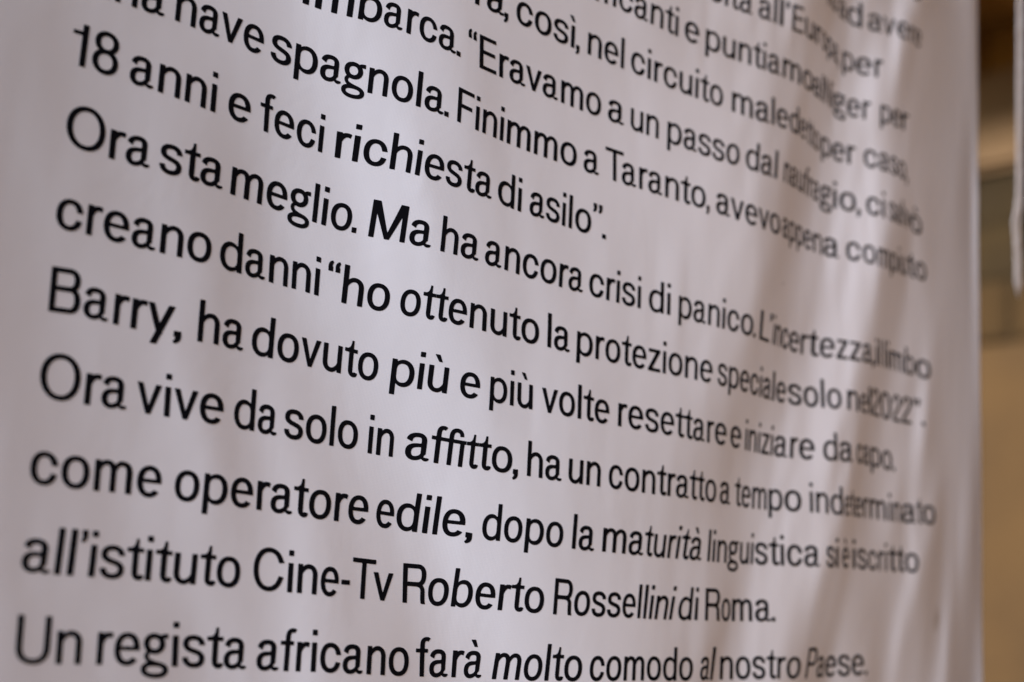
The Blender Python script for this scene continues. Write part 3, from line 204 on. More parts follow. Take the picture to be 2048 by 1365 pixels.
nx_ = np.roll(ring_, -1)
rim = np.stack([nx_, ring_, ring_+k, nx_+k], -1)
F = np.concatenate([Fq, Fq[:, ::-1]+k, rim])
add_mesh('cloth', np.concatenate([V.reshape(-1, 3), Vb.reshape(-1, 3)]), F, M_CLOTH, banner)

# ---------------------------------------------------------------- lettering
# Every glyph is drawn as pen strokes, bars and polygons in a signed distance field
# (units: 700 to the cap height, 487 to the x-height) and meshed by marching squares.
SW, HW = 101.0, 80.0          # vertical stems, horizontal strokes
XH, CAP = 487.0, 700.0
OV = 9.0                     # overshoot of the round letters
KY = SW / HW

KERN = {'an': 26, 'ar': 34, 'am': 34, 'ap': 34, 'ai': 34, 'al': 10, 'au': 24, 'ag': 10, 'ac': 12, 'as': 8, 'av': -4, 'a.': 14, 'ad': 10, 'ae': 8, 'Ta': -84, 'Tv': -60, 'r,': -30, 'ra': -6, 'To': -70, 'L’': -70, 'l’': -8, '’i': -6, 'va': -10, 'ev': -8, 'vo': -8, 'o”': -10}

def bez(p0, p1, p2, p3, n=12):
    t = np.linspace(0, 1, n + 1)[:, None]
    p0, p1, p2, p3 = (np.array(p, float) for p in (p0, p1, p2, p3))
    return (1-t)**3*p0 + 3*(1-t)**2*t*p1 + 3*(1-t)*t*t*p2 + t**3*p3

def chain(start, *segs):
    out = [np.array([start], float)]; cur = start
    for s in segs:
        if len(s) == 1: out.append(np.array([s[0]], float)); cur = s[0]
        else: out.append(bez(cur, *s)[1:]); cur = s[2]
    return np.vstack(out)

def arc(cx, cy, rx, ry, a0, a1, n=2.25, k=44):
    a = np.radians(np.linspace(a0, a1, k + 1)); c, s = np.cos(a), np.sin(a)
    return np.stack([cx + rx*np.sign(c)*np.abs(c)**(2/n), cy + ry*np.sign(s)*np.abs(s)**(2/n)], 1)

def stroke(pts, w=None, cut0=None, cut1=None, thick=1.0):
    """pen stroke; w = relative widths along it, cut0/cut1 = outward direction of a flat terminal"""
    pts = np.asarray(pts, float)
    L = np.r_[0, np.cumsum(np.hypot(*np.diff(pts, axis=0).T))]
    ww = np.ones(len(pts)) if w is None else np.interp(L/L[-1], np.linspace(0, 1, len(w)), w)
    ww = ww * thick
    def f(X, Y):
        P = np.stack([X, Y*KY], -1); Q = pts*[1, KY]
        best = np.full(X.shape, 1e9)
        for i in range(len(Q)-1):
            d = Q[i+1]-Q[i]; l2 = d@d
            if l2 < 1e-9: continue
            t = np.clip(((P-Q[i])@d)/l2, 0, 1)
            r = np.hypot(P[..., 0]-Q[i, 0]-t*d[0], P[..., 1]-Q[i, 1]-t*d[1]) - SW/2*(ww[i]+(ww[i+1]-ww[i])*t)
            best = np.minimum(best, r)
        for p, c in ((pts[0], cut0), (pts[-1], cut1)):
            if c is None: continue
            c = np.array(c, float)/np.hypot(*c)
            pl = (X-p[0])*c[0] + (Y-p[1])*c[1]
            best = np.maximum(best, np.minimum(pl, SW*.66*max(1, abs(c[1])*.9+.2) - np.hypot(X-p[0], Y-p[1])))
        return best
    return f

def rect(x0, x1, y0, y1):
    return lambda X, Y: np.maximum(np.maximum(x0-X, X-x1), np.maximum(y0-Y, Y-y1))

def poly(*p):
    p = np.array(p, float)
    def f(X, Y):
        d = np.full(X.shape, 1e9); inside = np.zeros(X.shape, bool)
        for i in range(len(p)):
            a, b = p[i-1], p[i]; e = b-a; l2 = e@e
            t = np.clip(((X-a[0])*e[0]+(Y-a[1])*e[1])/l2, 0, 1)
            d = np.minimum(d, np.hypot(X-a[0]-t*e[0], Y-a[1]-t*e[1]))
            cr = (a[1] > Y) != (b[1] > Y)
            with np.errstate(divide='ignore', invalid='ignore'):
                xi = a[0] + (Y-a[1])*e[0]/np.where(e[1] == 0, 1e-9, e[1])
            inside ^= cr & (X < xi)
        return np.where(inside, -d, d)
    return f

def ring(cx, y0, y1, W, n=2.25, w=None, a0=90, a1=450):
    return stroke(arc(cx, (y0+y1)/2, (W-SW)/2, (y1-y0-HW)/2, a0, a1, n), w)

def shift(g, dx, dy=0):
    return [(lambda X, Y, f=f: f(X-dx, Y-dy)) for f in g]
def mirror(g, cx, cy):       # turned by 180 degrees about (cx, cy)
    return [(lambda X, Y, f=f: f(2*cx-X, 2*cy-Y)) for f in g]
def flipx(g, W):
    return [(lambda X, Y, f=f: f(W-X, Y)) for f in g]

def arch(x0, W, y=XH+OV, foot=0):   # arch springing from a stem whose right side is at x0+SW
    t = y-HW/2; r = x0+W-SW/2; m = x0+(W+SW*.35)/2
    return stroke(chain((x0+SW*.62, t-165), ((x0+SW*.75, t-60), (m-62, t), (m, t)),
                        ((m+72, t), (r, t-45), (r, t-150)), ((r, foot),)),
                  [.55, .78, 1, 1, 1, 1, 1, 1], cut1=(0, -1))

def glyphs():
    G = {}
    def add(c, parts, W, l, r): G[c] = (parts, W, l, r)
    st = lambda x, a, b: rect(x, x+SW, a, b)
    S_, R_, D_ = 46, 30, 10
    add('l', [st(0, 0, CAP)], SW, S_, S_)
    dot = rect(0, SW, 604, 700)
    add('ı', [st(0, 0, XH)], SW, S_, S_)
    add('i', [st(0, 0, XH), dot], SW, S_, S_)
    n = [st(0, 0, XH), arch(0, 404)]
    add('n', n, 404, S_, S_-4)
    add('h', [st(0, 0, CAP), arch(0, 404)], 404, S_, S_-4)
    add('m', [st(0, 0, XH), arch(0, 362), arch(362-SW, 362)], 628, S_, S_-4)
    add('u', mirror(n, 202, XH/2), 404, S_-4, S_)
    t = XH+OV-HW/2
    add('r', [st(0, 0, XH), stroke(chain((60, t-190), ((66, t-60), (120, t-4), (190, t-4)), ((218, t-4), (232, t-10), (246, t-20))), [.5, .8, 1, 1, .95], cut1=(1, -.28))], 250, S_, 2)
    o = [ring(222, -OV, XH+OV, 444)]
    add('o', o, 444, R_, R_)
    thin = [1, .8, .56, .8, 1, .8, .56, .8, 1]
    bw = [1, .62, .9, .62, 1, 1, 1, 1, 1]
    bowl = ring(224, -OV, XH+OV, 440, 2.2, bw)
    add('b', [st(0, 0, CAP), bowl], 444, S_, R_)
    add('p', [st(0, -172, XH), bowl], 444, S_, R_)
    add('d', flipx([st(0, 0, CAP), bowl], 444), 444, R_, S_)
    add('q', flipx([st(0, -172, XH), bowl], 444), 444, R_, S_)
    cy = XH/2; ry = (XH+2*OV-HW)/2
    rx = (424-SW)/2
    add('e', [stroke(np.vstack([[[212+rx, 222]], arc(212, cy, rx, ry, 4, 322, 2.25)]), cut0=(0, -1), cut1=(.35, 1)),
              rect(60, 212+rx+20, 222, 286)], 424, R_, R_)
    rx = (424-SW)/2
    add('c', [stroke(np.vstack([[[212+rx, 296]], arc(212, cy, rx, ry, 24, 334, 2.25), [[212+rx-6, 176]]]), cut0=(.05, -1), cut1=(.12, 1))], 420, R_, 24)
    W = 390
    s = chain((W-50, 350), ((W-54, 430), (W/2+70, 466), (W/2, 466)), ((W/2-80, 466), (50, 440), (50, 362)), ((50, 285), (W/2-60, 270), (W/2, 253)),
              ((W/2+80, 232), (W-46, 215), (W-46, 134)), ((W-46, 60), (W/2+80, 29), (W/2, 29)), ((W/2-80, 29), (48, 65), (46, 152)))
    add('s', [stroke(s, cut0=(.05, -1), cut1=(-.05, 1))], W, 28, 28)
    a = [stroke(chain((52, 345), ((62, 425), (115, t), (190, t)), ((262, t), (306, 432), (306, 350)), ((306, 100),), ((306, 60), (318, 30), (352, 30)), ((372, 30), (386, 36), (390, 62))),
                [1, 1, 1, 1, 1, 1, 1, 1, .82, .66], cut0=(-.45, -1), cut1=(.05, 1)),
         stroke(chain((300, 296), ((250, 262), (195, 276), (145, 262)), ((80, 246), (47, 210), (47, 140)), ((47, 70), (90, 29), (150, 29)), ((225, 29), (296, 78), (302, 150))),
                [.8, .85, .95, 1, 1, 1, .95, .85, .72])]
    add('a', a, 414, 26, 12)
    up = XH
    tt = [poly((196, 640), (146, 640), (140, 590), (129, 550), (112, 522), (88, 504), (60, 495), (0, 495), (0, 428), (100, 428), (196, 428)),
          rect(0, 284, 426, 495),
          stroke(chain((148, 470), ((148, 140),), ((148, 60), (172, 32), (222, 32)), ((250, 32), (262, 44), (266, 82))), [1, 1, 1, 1, 1, .98, .78], cut0=(0, 1), cut1=(.15, 1))]
    add('t', tt, 286, 5, -3)
    f = [rect(0, 268, 426, 495), stroke(chain((144, 0), ((144, 560),), ((144, 640), (182, 670), (240, 670)), ((266, 670), (280, 662), (290, 650))), [1, 1, 1, 1, 1, 1, .95, .9], cut0=(0, -1), cut1=(.9, -.75))]
    add('f', f, 300, 2, -14)
    f2 = [rect(0, 560, 426, 495), stroke(chain((144, 0), ((144, 540),), ((144, 630), (190, 668), (262, 668)), ((340, 668), (372, 620), (376, 560))), [1, 1, 1, 1, 1, 1, .95, .9], cut0=(0, -1), cut1=(.1, -1))]
    add('ﬃ', [rect(0, 268, 426, 495), f[1]] + shift([rect(0, 490, 426, 495), f2[1], rect(350, 350+SW, 0, 495)], 268), 716, 2, S_)
    g = [stroke(arc(200, 342, (372-SW)/2, (326-HW)/2, 0, 360, 2.1)),
         stroke(chain((300, 430), ((330, 462), (355, 470), (430, 468))), [.7, .9, 1], cut1=(1, .05)),
         stroke(chain((118, 212), ((62, 190), (52, 118), (112, 86)), ((150, 62), (190, 52), (250, 38))), [.75, .8, .9, .95], thick=.95),
         stroke(arc(218, -56, (470-SW)/2, (262-HW)/2, 0, 360, 2.3), thick=.92)]
    add('g', g, 456, 16, 0)
    def diag(x0, y0, x1, y1, w, w1=None):
        w1 = w if w1 is None else w1
        return poly((x0-w/2, y0), (x0+w/2, y0), (x1+w1/2, y1), (x1-w1/2, y1))
    v = [diag(52, XH, 213, 0, 104, 84), diag(374, XH, 213, 0, 104, 84)]
    add('v', v, 426, D_, D_)
    add('y', [diag(52, XH, 213, 0, 104, 96), poly((322, XH), (426, XH), (176, -172), (72, -172))], 426, D_, D_-4)
    add('z', [rect(12, 372, 411, 487), rect(0, 384, 0, 76), poly((258, 450), (382, 450), (124, 50), (0, 50))], 384, 26, 26)
    C2 = CAP/2; ryc = (CAP+2*OV-HW)/2
    def cap_c(W, a0, a1, y0, y1):
        rx = (W-SW)/2
        return stroke(np.vstack([[[W/2+rx, y0]], arc(W/2, C2, rx, ryc, a0, a1, 2.15, 60), [[W/2+rx-2, y1]]]), cut0=(.15, -1), cut1=(.2, 1))
    add('O', [ring(318, -OV, CAP+OV, 636, 2.12)], 636, 36, 36)
    add('C', [cap_c(600, 26, 333, 470, 248)], 598, 36, 30)
    add('E', [st(0, 0, CAP), rect(0, 440, 0, HW), rect(0, 430, CAP-HW, CAP), rect(0, 405, 324, 324+HW)], 440, 56, 28)
    add('F', [st(0, 0, CAP), rect(0, 430, CAP-HW, CAP), rect(0, 385, 312, 312+HW)], 430, 56, 14)
    add('L', [st(0, 0, CAP), rect(0, 400, 0, HW)], 400, 56, 14)
    add('I', [st(0, 0, CAP)], SW, 56, 56)
    def bowlr(x, y0, y1, xr, th=1.0):
        a, b = y0+HW/2, y1-HW/2; r = xr-SW/2; m = r-130
        return stroke(chain((x, b), ((m, b),), ((m+80, b), (r, b-(b-a)*.16), (r, (a+b)/2)), ((r, a+(b-a)*.16), (m+80, a), (m, a)), ((x, a),)), thick=th)
    add('B', [st(0, 0, CAP), bowlr(50, 334, CAP, 480), bowlr(50, 0, 334+HW, 502)], 502, 56, 30)
    add('P', [st(0, 0, CAP), bowlr(50, 280, CAP, 488)], 488, 56, 20)
    add('R', [st(0, 0, CAP), bowlr(50, 300, CAP, 496), stroke(chain((250, 338), ((360, 338), (430, 310), (434, 220)), ((438, 130), (436, 60), (460, 0))), [.9, .95, 1, 1], cut1=(0, -1))], 508, 56, 22)
    add('T', [rect(0, 520, CAP-HW, CAP), rect(212, 212+SW, 0, CAP)], 520, 14, 6)
    add('U', [stroke(chain((SW/2, CAP), ((SW/2, 240),), ((SW/2, 90), (140, 29), (266, 29)), ((392, 29), (532-SW/2, 90), (532-SW/2, 240)), ((532-SW/2, CAP),)), cut0=(0, 1), cut1=(0, 1))], 532, 52, 52)
    add('M', [st(0, 0, CAP), st(578, 0, CAP), poly((0, CAP), (146, CAP), (380, 0), (292, 0)), poly((674, CAP), (528, CAP), (294, 0), (382, 0))], 674, 56, 56)
    add('N', [st(0, 0, CAP), st(440, 0, CAP), poly((0, CAP), (116, CAP), (536, 0), (420, 0))], 536, 56, 56)
    add('1', [rect(150, 150+SW, 0, CAP), poly((150, 700), (246, 700), (246, 560), (150, 578), (0, 578), (0, 512), (160, 512), (160, 610))], 250, 40, 70)
    add('8', [ring(225, 330, CAP+OV, 420, 2.1), ring(225, -OV, 330+HW, 452, 2.1)], 452, 30, 30)
    add('0', [ring(226, -OV, CAP+OV, 452, 2.2)], 452, 30, 30)
    add('2', [stroke(chain((50, 478), ((50, 600), (110, 671), (220, 671)), ((325, 671), (380, 610), (380, 520)), ((380, 420), (300, 360), (200, 270)), ((110, 190), (60, 140), (52, 30))), cut0=(0, -1), cut1=(0, -1)), rect(2, 432, 0, HW)], 432, 34, 34)
    sq = rect(0, 100, 0, 100)
    add('.', [sq], 100, -6, 40)
    com = [sq, stroke(chain((62, 40), ((66, -30), (55, -72), (0, -92))), [.8, .75, .55], cut1=(-1, -.5))]
    add(',', com, 100, -6, 40)
    q1 = [rect(0, 90, 610, 700), stroke(chain((52, 640), ((56, 580), (46, 540), (2, 520))), [.8, .75, .55], cut1=(-1, -.5))]
    add('’', q1, 90, 26, 26)
    add('”', q1+shift(q1, 134), 224, 22, 22)
    q2 = mirror(q1, 45, 605)
    add('“', q2+shift(q2, 134), 224, 30, 30)
    add('-', [rect(0, 262, 218, 300)], 262, 34, 34)
    gr = lambda cx: [poly((cx-110, 700), (cx-5, 700), (cx+58, 566), (cx-18, 566))]
    for c, b, cx in (('à', 'a', 205), ('è', 'e', 212), ('ò', 'o', 222), ('ù', 'u', 202), ('ì', 'ı', 48)):
        p, W, l, r = G[b]; add(c, p+gr(cx), W, l, r)
    return G

def mesh_glyph(parts, cell=11.0):
    """marching squares: (vertices, triangles) of the union of the parts"""
    xs = np.arange(-60, 780, cell); ys = np.arange(-200, 730, cell)
    X, Y = np.meshgrid(xs, ys, indexing='ij')
    F = np.minimum.reduce([f(X, Y) for f in parts])
    F = np.where(np.abs(F) < .02, .02, F)
    ins = F < 0; idx = {}; V = []; T = []
    def corner(i, j):
        k = (i, j)
        if k not in idx: idx[k] = len(V); V.append((xs[i], ys[j]))
        return idx[k]
    def edge(a, b):
        k = (a, b) if a < b else (b, a)
        if k not in idx:
            fa, fb = F[k[0]], F[k[1]]; t = fa/(fa-fb)
            idx[k] = len(V)
            V.append((xs[k[0][0]]*(1-t)+xs[k[1][0]]*t, ys[k[0][1]]*(1-t)+ys[k[1][1]]*t))
        return idx[k]
    cnt = ins[:-1, :-1].astype(int)+ins[1:, :-1]+ins[1:, 1:]+ins[:-1, 1:]
    for i, j in zip(*np.nonzero(cnt)):
        c = [(i, j), (i+1, j), (i+1, j+1), (i, j+1)]
        if cnt[i, j] == 4:
            q = [corner(*k) for k in c]; T.append((q[0], q[1], q[2])); T.append((q[0], q[2], q[3])); continue
        if cnt[i, j] == 2 and ins[c[0]] == ins[c[2]]:      # saddle: two separate corners
            for k in range(4):
                if ins[c[k]]: T.append((corner(*c[k]), edge(c[k], c[(k+1) % 4]), edge(c[k-1], c[k])))
            continue
        P = []
        for k in range(4):
            a, b = c[k], c[(k+1) % 4]
            if ins[a]: P.append(corner(*a))
            if ins[a] != ins[b]: P.append(edge(a, b))
        for k in range(1, len(P)-1): T.append((P[0], P[k], P[k+1]))
    return np.array(V), np.array(T, int)


# every printed line: [word in pieces, knots (distance along the word in font units, x, z, rise of the cap height as dx, dz)] in line units on the cloth
TEXT = [
[[["o"],[[0,24.43,0.12,0.02,0.55],[444,24.85,0.21,-0.08,0.5]]]],
[[["no"],[[0,21.51,-1.01,-0.08,0.49],[920,21.95,-1.03,-0.05,0.52]]],[["a","d"],[[0,22.03,-1.05,-0.03,0.53],[466,22.33,-1.09,-0.0,0.54],[910,22.79,-1.08,-0.02,0.53]]],[["a","v","e","r","e"],[[0,22.99,-1.04,-0.04,0.52],[432,23.47,-0.96,0.0,0.54],[898,23.93,-0.9,0.04,0.56],[1398,24.44,-0.84,-0.03,0.53],[1680,24.68,-0.81,-0.06,0.51],[2104,25.0,-0.78,-0.06,0.51]]]],
[[["cita"],[[0,17.96,-2.15,0.03,0.56],[682,18.56,-2.11,0.03,0.55],[1365,19.15,-2.06,0.02,0.55]]],[["al","l’","E","ur","opa,"],[[0,19.34,-2.03,0.01,0.54],[675,19.96,-1.98,0.0,0.54],[1012,20.34,-1.96,-0.02,0.52],[1522,20.78,-1.91,-0.06,0.51],[2300,21.42,-1.93,-0.05,0.51],[3840,22.12,-2.07,-0.03,0.53]]],[["p","e","r"],[[0,22.24,-2.08,-0.03,0.53],[504,22.67,-2.07,-0.02,0.53],[1004,23.2,-1.99,0.03,0.56],[1254,23.46,-1.95,0.03,0.56]]]],
[[["ffi","canti"],[[0,15.07,-3.16,0.01,0.54],[396,15.38,-3.13,0.01,0.54],[792,15.69,-3.11,0.01,0.54],[1408,16.17,-3.13,0.01,0.54],[2025,16.66,-3.13,0.01,0.54],[2641,17.16,-3.14,0.01,0.54]]],[["e"],[[0,17.33,-3.13,0.01,0.54],[424,17.71,-3.12,0.02,0.55]]],[["punti","a","m","o"],[[0,17.89,-3.12,0.02,0.55],[655,18.48,-3.09,0.01,0.54],[1310,19.07,-3.04,0.01,0.54],[1965,19.65,-3.0,0.01,0.54],[2471,20.12,-2.95,-0.01,0.53],[3171,20.81,-2.92,-0.02,0.53],[3615,21.2,-2.93,-0.03,0.53]]],[["al"],[[0,21.22,-2.94,-0.03,0.53],[583,21.59,-2.99,-0.03,0.53]]],[["Ni","g","e","r"],[[0,21.64,-2.99,-0.03,0.53],[801,21.99,-3.02,-0.02,0.54],[1287,22.4,-3.03,0.01,0.55],[1787,22.87,-2.97,0.01,0.55],[2037,23.1,-2.94,0.0,0.54]]],[["p","e","r"],[[0,23.4,-2.9,-0.01,0.54],[504,23.83,-2.85,-0.02,0.53],[1004,24.23,-2.81,-0.02,0.53],[1254,24.53,-2.79,-0.0,0.54]]]],
[[["ra,"],[[0,12.63,-4.08,-0.0,0.54],[396,12.97,-4.09,-0.0,0.54],[792,13.3,-4.1,-0.0,0.54]]],[["così,"],[[0,13.46,-4.1,-0.0,0.54],[560,13.92,-4.12,0.0,0.54],[1121,14.38,-4.13,-0.0,0.54],[1681,14.84,-4.13,-0.0,0.54]]],[["nel"],[[0,15.02,-4.13,-0.0,0.54],[538,15.45,-4.13,0.0,0.54],[1077,15.87,-4.13,0.0,0.54]]],[["circuito"],[[0,16.03,-4.12,-0.0,0.54],[571,16.49,-4.13,0.0,0.54],[1142,16.96,-4.13,0.01,0.54],[1714,17.43,-4.12,0.02,0.55],[2285,17.9,-4.11,0.03,0.55],[2856,18.36,-4.09,0.03,0.55]]],[["male","d","e","tto"],[[0,18.61,-4.08,0.03,0.55],[613,19.19,-4.06,0.02,0.55],[1226,19.82,-3.99,0.01,0.54],[1839,20.39,-3.93,0.0,0.54],[2359,20.8,-3.91,-0.03,0.53],[2818,21.06,-3.94,-0.02,0.53],[3863,21.55,-4.02,-0.04,0.53]]],[["p","er"],[[0,21.62,-4.03,-0.04,0.53],[504,21.98,-4.05,-0.02,0.54],[879,22.32,-4.02,-0.01,0.54],[1254,22.68,-3.99,0.0,0.55]]],[["c","a","so,"],[[0,22.94,-3.95,-0.02,0.54],[470,23.37,-3.91,0.0,0.54],[932,23.78,-3.88,0.01,0.54],[1948,24.51,-3.87,-0.01,0.54]]]],
[[["im","barca."],[[0,9.89,-4.89,-0.01,0.53],[303,10.18,-4.91,-0.01,0.53],[606,10.45,-4.91,-0.01,0.53],[909,10.71,-4.9,0.0,0.53],[1367,11.07,-4.89,-0.0,0.53],[1826,11.4,-4.9,-0.01,0.53],[2284,11.74,-4.93,-0.01,0.53],[2743,12.07,-4.96,-0.01,0.53],[3201,12.42,-5.01,-0.02,0.53]]],[["“","Eravamo"],[[0,12.56,-5.03,-0.02,0.53],[310,12.79,-5.06,-0.03,0.53],[863,13.22,-5.08,-0.03,0.53],[1417,13.65,-5.09,-0.03,0.53],[1970,14.08,-5.11,-0.02,0.53],[2523,14.51,-5.12,-0.01,0.54],[3077,14.94,-5.13,-0.0,0.54],[3630,15.37,-5.12,0.0,0.54]]],[["a"],[[0,15.53,-5.12,0.0,0.54],[414,15.89,-5.12,0.01,0.54]]],[["un"],[[0,16.05,-5.13,0.01,0.54],[450,16.38,-5.13,0.01,0.54],[900,16.71,-5.13,0.02,0.55]]],[["passo"],[[0,16.92,-5.13,0.02,0.55],[575,17.38,-5.12,0.03,0.55],[1150,17.84,-5.12,0.05,0.55],[1725,18.3,-5.12,0.06,0.56],[2300,18.78,-5.07,0.06,0.56]]],[["dal"],[[0,18.96,-5.06,0.06,0.56],[550,19.42,-5.04,0.08,0.56],[1099,19.93,-5.01,0.07,0.56]]],[["na","ufr","a","g","i","o,"],[[0,20.17,-4.99,0.06,0.56],[964,20.75,-4.97,0.03,0.55],[2020,21.34,-5.0,0.03,0.55],[2472,21.59,-5.02,0.04,0.56],[2974,22.01,-5.02,0.02,0.55],[3151,22.2,-5.01,0.02,0.55],[3719,22.81,-4.95,0.03,0.55]]],[["ci"],[[0,22.98,-4.93,0.02,0.55],[591,23.55,-4.89,0.02,0.55]]],[["sa","lv","ò"],[[0,23.7,-4.88,0.02,0.55],[926,24.27,-4.86,-0.02,0.54],[1549,24.69,-4.85,-0.05,0.53],[1993,25.17,-4.88,-0.02,0.54]]]],
[[["una"],[[0,6.8,-5.78,-0.01,0.55],[346,7.08,-5.77,-0.01,0.55],[691,7.35,-5.76,-0.01,0.55],[1036,7.62,-5.75,-0.01,0.55],[1382,7.9,-5.74,-0.01,0.55]]],[["nave"],[[0,8.06,-5.73,-0.01,0.55],[448,8.4,-5.74,-0.01,0.55],[897,8.73,-5.76,-0.01,0.55],[1346,9.07,-5.78,-0.01,0.55],[1794,9.4,-5.81,-0.01,0.54]]],[["spag","nola."],[[0,9.52,-5.82,-0.01,0.54],[384,9.83,-5.85,-0.02,0.54],[767,10.13,-5.87,-0.02,0.54],[1151,10.43,-5.89,-0.02,0.53],[1534,10.71,-5.91,-0.02,0.53],[1918,11.0,-5.92,-0.02,0.53],[2344,11.31,-5.92,-0.01,0.53],[2770,11.63,-5.94,-0.01,0.53],[3195,11.97,-5.95,-0.01,0.53],[3621,12.3,-5.98,-0.02,0.53]]],[["Fini","mmo"],[[0,12.45,-6.0,-0.02,0.53],[456,12.76,-6.04,-0.01,0.53],[912,13.08,-6.06,-0.0,0.54],[1368,13.41,-6.08,-0.0,0.54],[1833,13.77,-6.1,0.0,0.54],[2298,14.13,-6.11,-0.0,0.54],[2763,14.5,-6.11,-0.01,0.53],[3228,14.87,-6.11,-0.01,0.54]]],[["a"],[[0,15.02,-6.12,-0.01,0.54],[414,15.35,-6.12,-0.01,0.54]]],[["Tara","nto,"],[[0,15.5,-6.12,-0.01,0.54],[581,15.96,-6.12,-0.01,0.54],[1163,16.41,-6.11,0.0,0.54],[1744,16.87,-6.11,0.01,0.54],[2410,17.42,-6.11,0.02,0.54],[3076,17.96,-6.09,0.02,0.54]]],[["ave","vo"],[[0,18.13,-6.09,0.02,0.54],[677,18.72,-6.1,0.03,0.55],[1354,19.29,-6.09,0.02,0.54],[2256,20.04,-6.06,0.01,0.54]]],[["ap","p","e","n","a"],[[0,20.14,-6.05,0.01,0.54],[1026,20.73,-6.04,0.01,0.55],[1530,21.0,-6.05,0.03,0.55],[2030,21.3,-6.06,0.05,0.56],[2502,21.67,-6.05,0.02,0.55],[2916,22.1,-6.03,0.06,0.56]]],[["co","mp","iu","to"],[[0,22.33,-6.0,0.03,0.55],[497,22.83,-5.95,0.04,0.55],[994,23.26,-5.94,0.03,0.55],[2230,24.18,-5.88,-0.06,0.53],[2874,24.61,-5.84,-0.05,0.53],[3631,25.4,-5.8,-0.02,0.54]]]],
[[["18"],[[0,6.71,-6.76,-0.0,0.55],[267,6.93,-6.75,-0.0,0.55],[535,7.15,-6.75,-0.01,0.55],[802,7.36,-6.75,-0.01,0.55]]],[["anni"],[[0,7.53,-6.75,-0.01,0.55],[396,7.85,-6.75,-0.01,0.55],[792,8.17,-6.76,-0.01,0.55],[1187,8.48,-6.77,-0.01,0.55],[1583,8.8,-6.79,-0.02,0.55]]],[["e"],[[0,8.99,-6.8,-0.02,0.55],[424,9.34,-6.81,-0.03,0.54]]],[["feci"],[[0,9.49,-6.83,-0.04,0.54],[464,9.82,-6.85,-0.03,0.54],[927,10.15,-6.89,-0.02,0.54],[1391,10.47,-6.92,-0.02,0.54]]],[["richi","esta"],[[0,10.66,-6.94,-0.02,0.54],[408,11.01,-6.94,-0.0,0.54],[817,11.35,-6.94,0.0,0.54],[1226,11.68,-6.94,-0.0,0.53],[1634,11.98,-6.96,0.02,0.54],[2041,12.3,-6.97,0.01,0.54],[2448,12.59,-6.99,-0.0,0.53],[2855,12.89,-7.01,-0.01,0.53],[3262,13.19,-7.03,-0.01,0.53]]],[["di"],[[0,13.31,-7.04,-0.01,0.53],[318,13.55,-7.07,-0.01,0.53],[637,13.78,-7.09,-0.01,0.53]]],[["asilo","”."],[[0,13.94,-7.09,-0.0,0.54],[594,14.37,-7.1,0.0,0.54],[1188,14.8,-7.12,0.0,0.54],[1782,15.26,-7.13,0.0,0.54],[2122,15.55,-7.14,0.01,0.54]]]],
[[["Ora"],[[0,6.77,-7.79,-0.0,0.55],[351,7.07,-7.79,-0.0,0.55],[702,7.36,-7.8,-0.01,0.55],[1053,7.66,-7.8,-0.01,0.55],[1404,7.94,-7.79,-0.01,0.55]]],[["sta"],[[0,8.08,-7.79,-0.01,0.55],[382,8.39,-7.79,-0.01,0.55],[764,8.71,-7.79,-0.01,0.55],[1146,9.03,-7.8,-0.01,0.55]]],[["meglio."],[[0,9.16,-7.82,-0.01,0.55],[435,9.52,-7.84,-0.01,0.55],[870,9.86,-7.86,-0.02,0.55],[1305,10.18,-7.89,-0.02,0.55],[1740,10.49,-7.92,-0.01,0.55],[2175,10.81,-7.95,0.01,0.55],[2610,11.12,-7.95,0.01,0.54]]],[["Ma"],[[0,11.3,-7.96,0.01,0.54],[390,11.61,-7.96,0.01,0.54],[780,11.92,-7.96,-0.0,0.53],[1170,12.23,-7.97,-0.01,0.53]]],[["ha"],[[0,12.39,-7.98,-0.01,0.53],[443,12.71,-7.99,-0.01,0.53],[886,13.05,-8.01,-0.01,0.53]]],[["ancora"],[[0,13.17,-8.02,-0.01,0.53],[531,13.56,-8.04,-0.01,0.53],[1062,13.95,-8.07,-0.01,0.53],[1592,14.33,-8.08,-0.0,0.53],[2123,14.72,-8.1,0.01,0.54],[2654,15.11,-8.1,0.0,0.53]]],[["crisi"],[[0,15.24,-8.11,0.0,0.53],[509,15.62,-8.12,-0.0,0.53],[1019,16.0,-8.12,-0.0,0.53],[1528,16.38,-8.12,-0.01,0.53]]],[["di"],[[0,16.56,-8.12,-0.01,0.53],[637,17.05,-8.11,-0.01,0.53]]],[["panico."],[[0,17.24,-8.11,-0.01,0.53],[677,17.73,-8.11,-0.0,0.53],[1354,18.21,-8.11,0.0,0.53],[2032,18.71,-8.11,0.02,0.53],[2709,19.25,-8.11,0.02,0.53]]],[["L’","in","c","e","r","t","e","z","z","a,"],[[0,19.37,-8.11,0.02,0.53],[526,19.8,-8.12,0.08,0.55],[1195,20.12,-8.12,0.07,0.55],[1669,20.38,-8.13,0.07,0.55],[2169,20.76,-8.13,0.05,0.55],[2426,20.98,-8.12,0.06,0.55],[2739,21.34,-8.09,0.08,0.55],[3219,21.83,-8.04,0.08,0.55],[3655,22.21,-8.01,0.07,0.55],[4091,22.63,-7.98,0.04,0.54],[4611,23.12,-7.94,-0.01,0.53]]],[["il"],[[0,23.19,-7.94,-0.01,0.53],[294,23.43,-7.93,-0.02,0.53]]],[["li","m","b","o"],[[0,23.57,-7.92,-0.02,0.54],[386,23.87,-7.9,-0.01,0.54],[1102,24.44,-7.9,0.03,0.55],[1606,24.89,-7.89,0.01,0.55],[2050,25.48,-7.87,0.04,0.55]]]],
